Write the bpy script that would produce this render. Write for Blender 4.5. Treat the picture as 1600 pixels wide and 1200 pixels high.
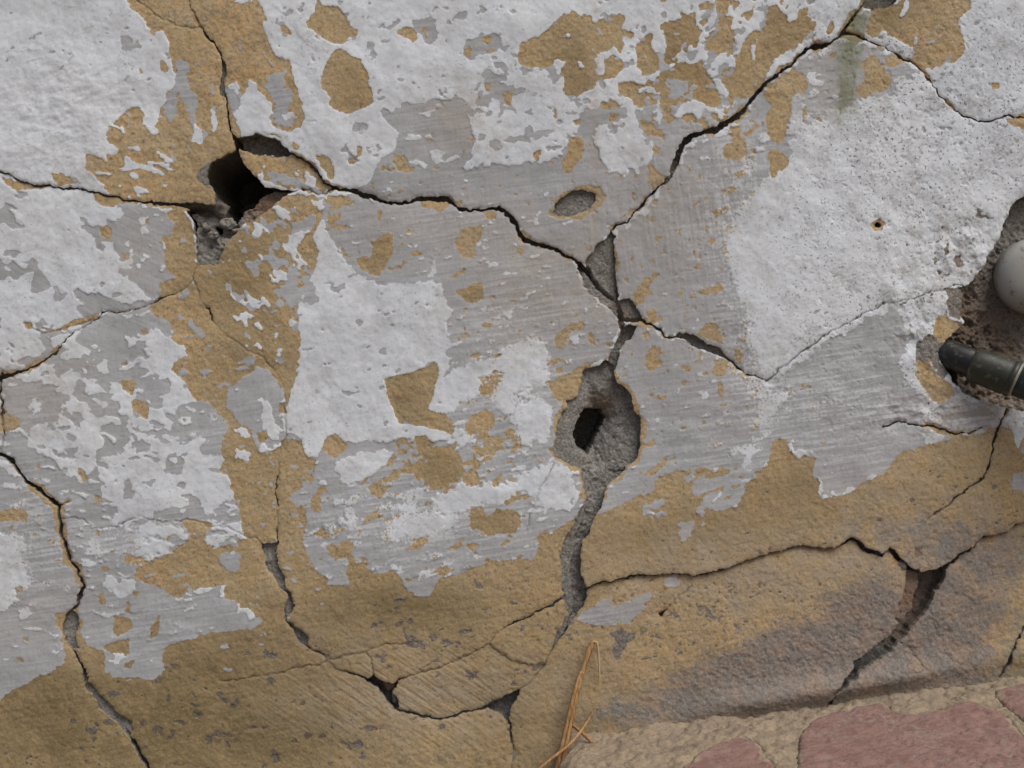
import bpy, bmesh, math, random
import numpy as np
from mathutils import Matrix, Vector
for _o in list(bpy.data.objects):
    bpy.data.objects.remove(_o)
random.seed(4)
SC = bpy.context.scene
COL = SC.collection

# ---------------------------------------------------------------- scale
# wall coordinates: x to the right and y downwards in half-millimetres, h = height out of the wall
S = 0.0005
ROLL = math.radians(7.6)          # the photographer held the camera tilted by this much
CR, SR = math.cos(ROLL), math.sin(ROLL)
LIFT = 0.42                       # the wall's centre above the ground, in metres

def W3(x, y, h):
    """wall coordinates -> world (wall faces -Y, world Z is plumb)"""
    u = (np.asarray(x, float) - 800.0) * S
    v = (600.0 - np.asarray(y, float)) * S
    return np.stack([u * CR + v * SR, -np.asarray(h, float) * S + 0 * u, -u * SR + v * CR + LIFT], -1)

# ---------------------------------------------------------------- camera
DIST = 1650.0
cam = bpy.data.cameras.new('camera')
camo = bpy.data.objects.new('camera', cam)
COL.objects.link(camo)
cam.sensor_width = 36.0
cam.lens = 36.0 * DIST / 1600.0
cam.clip_start = 0.02
cam.clip_end = 200.0
cl = W3(800, 600, DIST)
camo.matrix_world = Matrix(((CR, SR, 0, cl[0]), (0, 0, -1, cl[1]), (-SR, CR, 0, cl[2]), (0, 0, 0, 1)))
SC.camera = camo

# ---------------------------------------------------------------- daylight
wd = bpy.data.worlds.new('World'); SC.world = wd; wd.use_nodes = True
nt = wd.node_tree; nt.nodes.clear()
SUN_DIR = Vector((0.50, -0.52, 0.85)).normalized()      # towards the sun: high, to the right, in front of the wall
el = math.asin(SUN_DIR.z)
sky = nt.nodes.new('ShaderNodeTexSky'); sky.sky_type = 'NISHITA'; sky.sun_disc = False
sky.sun_elevation = el
sky.sun_rotation = math.atan2(SUN_DIR.x, SUN_DIR.y)
sky.air_density = 1.0; sky.dust_density = 4.0; sky.ozone_density = 1.0
bg = nt.nodes.new('ShaderNodeBackground'); bg.inputs['Strength'].default_value = 0.05
wo = nt.nodes.new('ShaderNodeOutputWorld')
nt.links.new(sky.outputs[0], bg.inputs['Color']); nt.links.new(bg.outputs[0], wo.inputs['Surface'])
sl = bpy.data.lights.new('sun', 'SUN'); sl.energy = 1.4; sl.angle = math.radians(35); sl.color = (1.0, 0.985, 0.965)
so = bpy.data.objects.new('sun', sl); COL.objects.link(so)
so.rotation_euler = SUN_DIR.to_track_quat('Z', 'Y').to_euler(); so.location = (1, -2, 3)
SC.view_settings.view_transform = 'Standard'; SC.view_settings.look = 'None'
SC.view_settings.gamma = 1.0; SC.view_settings.use_curve_mapping = False
SC.view_settings.exposure = 0.55

# ---------------------------------------------------------------- numpy noise
def _tab(seed):
    return np.random.RandomState(seed).rand(256, 256)
_TABS = {}
def vnoise(x, y, seed):
    t = _TABS.setdefault(seed, _tab(seed))
    xi = np.floor(x).astype(np.int32); yi = np.floor(y).astype(np.int32)
    fx = (x - xi); fy = (y - yi)
    fx = fx * fx * (3 - 2 * fx); fy = fy * fy * (3 - 2 * fy)
    x0 = xi & 255; x1 = (xi + 1) & 255; y0 = yi & 255; y1 = (yi + 1) & 255
    return ((t[y0, x0] * (1 - fx) + t[y0, x1] * fx) * (1 - fy) + (t[y1, x0] * (1 - fx) + t[y1, x1] * fx) * fy)
def fbm(x, y, scale, seed, octv=3, gain=0.5):
    """about -1..1"""
    s = 0; a = 1; tot = 0
    x = x / scale; y = y / scale
    for k in range(octv):
        c, d = math.cos(0.6 * k + 0.3), math.sin(0.6 * k + 0.3)
        s = s + a * (vnoise(c * x - d * y + 17.3 * k, d * x + c * y + 5.1 * k, seed + k) * 2 - 1)
        tot += a; a *= gain; x = x * 2.03; y = y * 2.03
    return s / tot * 1.6
def sstep(a, b, v):
    t = np.clip((v - a) / (b - a), 0, 1)
    return t * t * (3 - 2 * t)
def blur(a, n=1):
    for _ in range(n):
        p = np.pad(a, 1, mode='edge'); a = (p[:-2, 1:-1] + 2 * p[1:-1, 1:-1] + p[2:, 1:-1]) / 4
        p = np.pad(a, 1, mode='edge'); a = (p[1:-1, :-2] + 2 * p[1:-1, 1:-1] + p[1:-1, 2:]) / 4
    return a
def P(s):
    return np.array([[float(q) for q in t.split(',')] for t in s.split()])
# ---------------------------------------------------------------- survey of the wall
# cracks: x,y,width along each line
CRACKS = [P(s) for s in '''
294,-40,1.6 296,0,1.8 302,16,1.8 309,30,2 312,41,2.6 322,52,4 330,60,3.2 337,70,2.6 342,80,2.6 347,94,3 349,110,3.5 347,130,3.5 350,150,3.5 353,165,4.5 357,185,5 361,205,5 366,216,7
195,-40,1.6 205,-8,1.8 222,6,1.8 240,20,2 258,32,2 275,40,1.8 290,45,1.8 302,43,1.7 312,41,1.7
-60,264,3 0,269,3 20,275,3.2 40,285,3.5 60,290,3.5 80,291,3 105,294,3 130,298,3 160,305,3.2 185,309,3.5 200,312,4 220,316,4 240,316,4 260,318,6 280,320,7 300,321,8 330,322,10 345,324,10
456,240,4 475,250,3.5 490,260,4.5 497,272,4.5 508,285,5 520,292,6 545,298,6 570,304,8 590,312,8 605,316,7 625,317,6 650,313,6 668,308,7 680,309,7 700,311,7 712,320,6 725,326,6 745,330,5 765,326,6 780,325,7 790,330,8 798,338,8 803,348,8 811,363,8 820,372,8 835,380,7 850,384,7 865,390,6 880,398,6 893,402,6 902,410,8 916,420,10 927,436,8 938,450,8 950,460,7 962,470,7
460,297,2 470,295,2.4 483,297,2.6 496,302,2 508,302,2 518,294,4
958,358,3 968,350,3 980,345,3 992,332,3 1003,322,4 1008,312,6 1018,302,6 1030,292,5 1040,283,5 1047,276,6 1053,260,8 1058,245,10 1064,230,12 1070,220,12 1085,212,11 1100,206,10 1120,200,12 1135,193,12 1150,185,9 1160,176,8 1170,162,8 1180,148,8 1190,138,8 1200,130,6 1212,118,5 1225,109,6 1235,103,5 1250,86,6 1260,76,9 1275,73,10 1290,71,8 1303,64,5 1312,58,5 1319,51,8 1325,40,8 1331,30,6 1337,20,5 1345,12,5 1355,0,5 1362,-40,5
1319,50,8 1340,56,5 1355,60,4 1370,67,4 1385,71,4 1400,80,4 1410,87,5 1420,92,5 1430,98,4 1437,105,6 1445,112,4 1455,125,4 1463,137,4 1473,150,4 1485,162,3.6 1500,172,3.5 1515,181,4 1530,187,4 1545,190,4 1560,186,3 1575,181,3.5 1600,183,4 1720,192,4
957,362,3 957,382,3 958,400,3 961,415,3 962,432,3 963,450,4 964,470,5 968,485,8 972,498,9 972,515,5 966,535,5 960,555,5
972,498,8 985,499,6 1000,499,6 1010,504,5 1020,508,5 1030,516,4 1040,524,3 1052,526,3
1150,575,4 1157,580,4 1165,585,3 1180,586,3 1190,593,2.6 1200,596,2.2 1215,580,1.8 1238,560,1.8 1265,542,1.8 1295,522,1.9 1320,507,1.9 1345,492,1.9 1358,486,2.4 1385,475,1.9 1410,470,1.9 1440,462,2 1455,455,2 1475,452,2 1492,446,2.4 1500,444,3 1512,448,3
893,924,4 885,930,4.5 865,942,4 845,955,4 825,964,3.6 805,973,3 790,982,2.4 775,990,2 765,1006,1.7 780,1018,2 797,1028,2.2 815,1036,2 835,1039,1.8 850,1038,1.6
765,1006,1.6 748,1013,1.8 735,1020,1.8 710,1032,1.8 690,1040,1.9 665,1048,2 640,1054,2.2 621,1060,2.6
912,920,5 930,914,5 945,908,5 960,906,4 975,904,4 995,899,5 1020,898,4 1050,897,3 1075,897,4.4 1100,898,3.4 1115,893,3 1135,887,3 1160,878,2.8 1180,870,2.8 1200,864,2.6 1220,860,2.8 1240,853,3 1260,852,2.6 1285,857,2.5 1305,856,3 1320,848,5 1330,842,8 1338,845,8 1350,855,9 1365,862,11 1378,868,7 1390,858,5 1395,862,8 1402,872,9 1412,882,11 1420,890,13 1432,896,14
1466,892,12 1485,880,11 1500,870,8 1520,858,6 1535,843,5 1550,836,3 1577,830,4 1600,815,3 1720,770,3
1303,1080,4 1300,1095,5 1293,1105,6 1287,1117,7 1280,1140,7 1275,1260,7
1620,950,4 1600,985,4 1592,998,4 1585,1015,4 1578,1030,5 1570,1045,5 1562,1068,5 1550,1120,5 1540,1260,5
1572,640,5 1562,655,4 1553,680,4 1546,710,4 1540,735,4 1533,748,4 1520,756,3 1505,768,3 1490,778,3 1475,790,3 1460,803,2 1445,815,1.8 1435,822,1.6
1082,915,1.8 1075,921,1.8 1062,932,2 1050,945,2 1040,955,2.4 1035,960,7
-60,605,8 0,592,8 15,587,6 30,580,5 45,575,4 60,568,4 72,560,3 88,550,3 97,540,3 104,528,3 118,518,2 140,505,2.2 157,488,3.4 175,487,2.6 200,486,2.2 222,480,2.6 240,472,3.2 255,463,3 270,458,2 283,452,2 291,448,1.8 298,437,1.8 302,425,2 308,413,2 318,400,2
38,505,2.4 52,515,2 72,519,2 95,516,2 120,508,2.4 140,500,2.2
298,437,1.6 304,445,1.7 310,457,1.8 312,470,1.6 320,480,2.4 326,483,3 330,497,2.6 337,510,1.8 347,520,2.2 360,528,1.8 375,540,1.7 390,549,1.7 405,553,1.7 415,565,2 425,573,2.2 430,582,1.8 440,600,1.7 443,620,1.8 445,650,1.8 444,680,2 437,700,2.2 434,720,2.2 433,745,2.4 429,765,2.6 434,790,2.4 432,810,2.2 433,830,2.4 433,848,3 430,860,3
482,1006,4 490,1016,3 505,1023,2.6 511,1030,2 525,1043,2.2 540,1050,2.4 555,1053,2.8 570,1057,4
617,1105,5 632,1112,4 645,1115,5 655,1121,4 670,1120,4 685,1123,4 700,1121,3.5 720,1116,4 740,1112,3 758,1105,5
792,1118,5 797,1135,5 799,1150,5 800,1160,4 801,1180,1.8 802,1260,1.6
864,1012,1.5 850,1040,1.5 830,1062,1.5 812,1078,1.6 805,1090,1.6
513,1033,1.8 500,1038,1.7 480,1041,1.7 455,1047,1.7 430,1052,1.7 405,1057,1.7 385,1060,1.6 340,1066,1.5
513,1030,1.8 530,1026,1.7 550,1022,1.7 570,1019,1.8 585,1012,1.7 610,1006,1.6 640,1004,1.5
571,1020,1.8 580,1027,2 583,1040,2 585,1055,2.6
-60,706,8 0,709,8 12,712,8 22,722,8 28,735,7 40,748,7 55,760,7 70,772,9 85,783,10 92,788,8 92,800,7 95,820,7 98,840,7 103,860,7 110,878,6 120,890,5 125,905,5 128,918,6 124,932,6 120,945,6 108,957,4 101,967,3.4 97,980,3.2 99,993,3.2 106,1008,3.6 118,1025,5 127,1040,6 133,1058,6 136,1076,4 143,1090,3.4 158,1108,3 176,1123,3 190,1136,3.6 198,1148,6 203,1154,7 210,1165,9 220,1180,9 230,1195,8 240,1210,8 255,1260,8
92,788,4 100,785,3 107,783,2
92,806,1.8 100,810,1.6 115,808,1.6 130,812,1.7 140,822,1.8 160,826,1.8 180,822,1.8 200,815,1.8 220,806,2.2 240,812,1.7 260,815,1.7 280,812,1.7 300,813,1.8 315,817,1.8 330,821,1.7 345,820,1.6 360,828,1.6 380,837,1.7 400,843,1.8 410,853,2 418,862,2
2,585,6 2,606,6 2,620,5 4,635,4 4,655,3 8,680,2 3,712,2
865,725,1.5 858,738,1.7 848,755,1.7 836,785,1.7 828,805,1.6 822,830,1.5
1378,668,2.6 1392,662,3 1404,655,3 1415,660,3.4 1430,664,3 1450,664,3 1470,670,3.2 1492,678,3 1515,675,2.6 1530,668,2.5
1366,1030,1.6 1400,1000,2 1412,1006,2.2 1422,1012,3 1430,1022,2 1438,1034,1.8 1444,1042,1.8 1436,1046,1.6 1420,1048,1.5
1476,1022,1.6 1486,1030,1.8 1500,1038,1.6
'''.strip().split('\n')]
# openings where plaster is missing: depth of what shows behind, label of that part, outline
OPENINGS = [
 ('cavity', -95, '366,214 372,224 371,238 378,252 390,268 404,281 412,292 428,293 442,294 462,296 452,303 428,318 400,338 375,355 362,368 350,384 342,396 338,410 308,414 306,395 304,372 300,352 296,336 290,328 318,320 334,318 333,300 325,286 321,274 326,258 331,250 350,245 368,236 364,224'),
 ('crescent', -20, '366,216 380,213 395,212 398,208 412,210 428,217 442,226 452,235 458,241 448,245 430,243 408,240 390,237 374,232'),
 ('wedge', -5, '955,358 963,370 957,382 957,398 961,415 962,432 962,450 964,468 960,470 948,458 938,450 927,436 920,420 914,412 924,396 931,382 944,374'),
 ('ledge', -7, '903,418 914,414 922,430 934,446 948,458 962,470 972,496 966,500 955,486 938,470 922,458 912,444 908,430'),
 ('ledge', -6, '965,468 985,464 992,470 995,480 1001,492 1003,497 985,499 972,498 966,484'),
 ('lens', -7, '1052,524 1062,519 1073,520 1085,526 1100,532 1115,540 1128,546 1135,556 1147,566 1159,580 1150,576 1135,562 1120,555 1100,548 1080,540 1065,530'),
 ('channel', -9, '974,503 988,508 995,510 990,522 985,530 975,535 971,545 970,552 964,566 962,577 953,568 952,560 957,548 963,532 968,520'),
 ('crater', -6, '948,560 960,570 961,584 966,598 974,602 981,612 988,628 993,640 1001,655 1002,675 1001,694 998,708 990,719 978,728 970,740 960,750 950,757 945,770 943,785 935,800 925,815 920,830 910,845 908,860 908,880 910,905 917,922 915,938 905,955 895,970 885,985 872,1004 864,1018 866,1000 870,988 879,974 886,960 883,945 878,925 876,900 876,880 877,860 883,840 893,825 900,810 906,794 915,780 912,765 910,750 910,736 905,729 892,728 880,722 866,713 860,702 868,690 870,672 874,655 880,645 885,637 884,627 902,618 907,605 912,585 914,574 930,572 940,566'),
 ('lens', -8, '407,852 420,849 433,846 432,862 433,880 440,895 444,905 446,918 456,930 460,944 456,955 452,962 450,972 460,978 468,985 478,990 484,1000 482,1009 470,1005 461,990 450,974 444,962 446,948 449,934 440,920 432,908 420,895 415,880 410,862'),
 ('pocket', -34, '566,1055 578,1057 585,1053 592,1060 602,1066 612,1065 621,1060 619,1070 615,1080 622,1090 625,1104 617,1107 608,1098 600,1086 590,1077 577,1066'),
 ('pocket', -26, '755,1107 770,1098 785,1089 800,1080 813,1077 812,1085 808,1095 800,1105 797,1115 797,1125 792,1128 782,1118 768,1111'),
 ('rift', -40, '1418,888 1432,893 1452,890 1474,886 1481,891 1475,907 1457,937 1440,965 1421,989 1407,1004 1393,1016 1376,1030 1356,1042 1341,1052 1326,1063 1306,1082 1300,1082 1308,1070 1322,1054 1333,1043 1331,1032 1345,1025 1358,1020 1376,1003 1397,984 1404,974 1396,968 1402,958 1405,945 1410,930 1415,910'),
 ('lens', -6, '103,958 110,953 121,964 123,974 118,985 117,998 119,1014 112,1014 104,1003 97,990 98,975'),
 ('lens', -6, '134,1066 141,1070 151,1083 162,1094 176,1106 191,1119 205,1128 208,1140 203,1150 197,1149 188,1138 176,1125 162,1112 152,1101 144,1091 137,1080'),
 ('lens', -5, '345,92 352,96 353,112 350,128 352,146 346,150 341,140 344,120'),
 ('pipe', -22, '1720,296 1600,306 1590,312 1578,330 1570,350 1563,372 1550,392 1538,412 1528,425 1520,440 1507,446 1497,450 1501,462 1503,474 1500,492 1504,505 1496,515 1484,524 1474,534 1469,546 1467,560 1471,571 1482,582 1486,596 1500,612 1515,620 1540,628 1560,634 1600,644 1690,646 1700,560 1705,430'),
 ('top', -10, '1357,0 1350,13 1362,15 1376,12 1388,8 1400,4 1408,-12 1408,-40 1362,-40'),
 ('chip', -5, '864,330 868,318 875,308 885,302 900,298 915,296 928,300 932,308 929,319 920,327 905,334 890,338 875,337'),
 ('nail', -22, '1364,351 1367,346 1373,345 1377,349 1376,354 1371,357 1366,356'),
]
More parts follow.
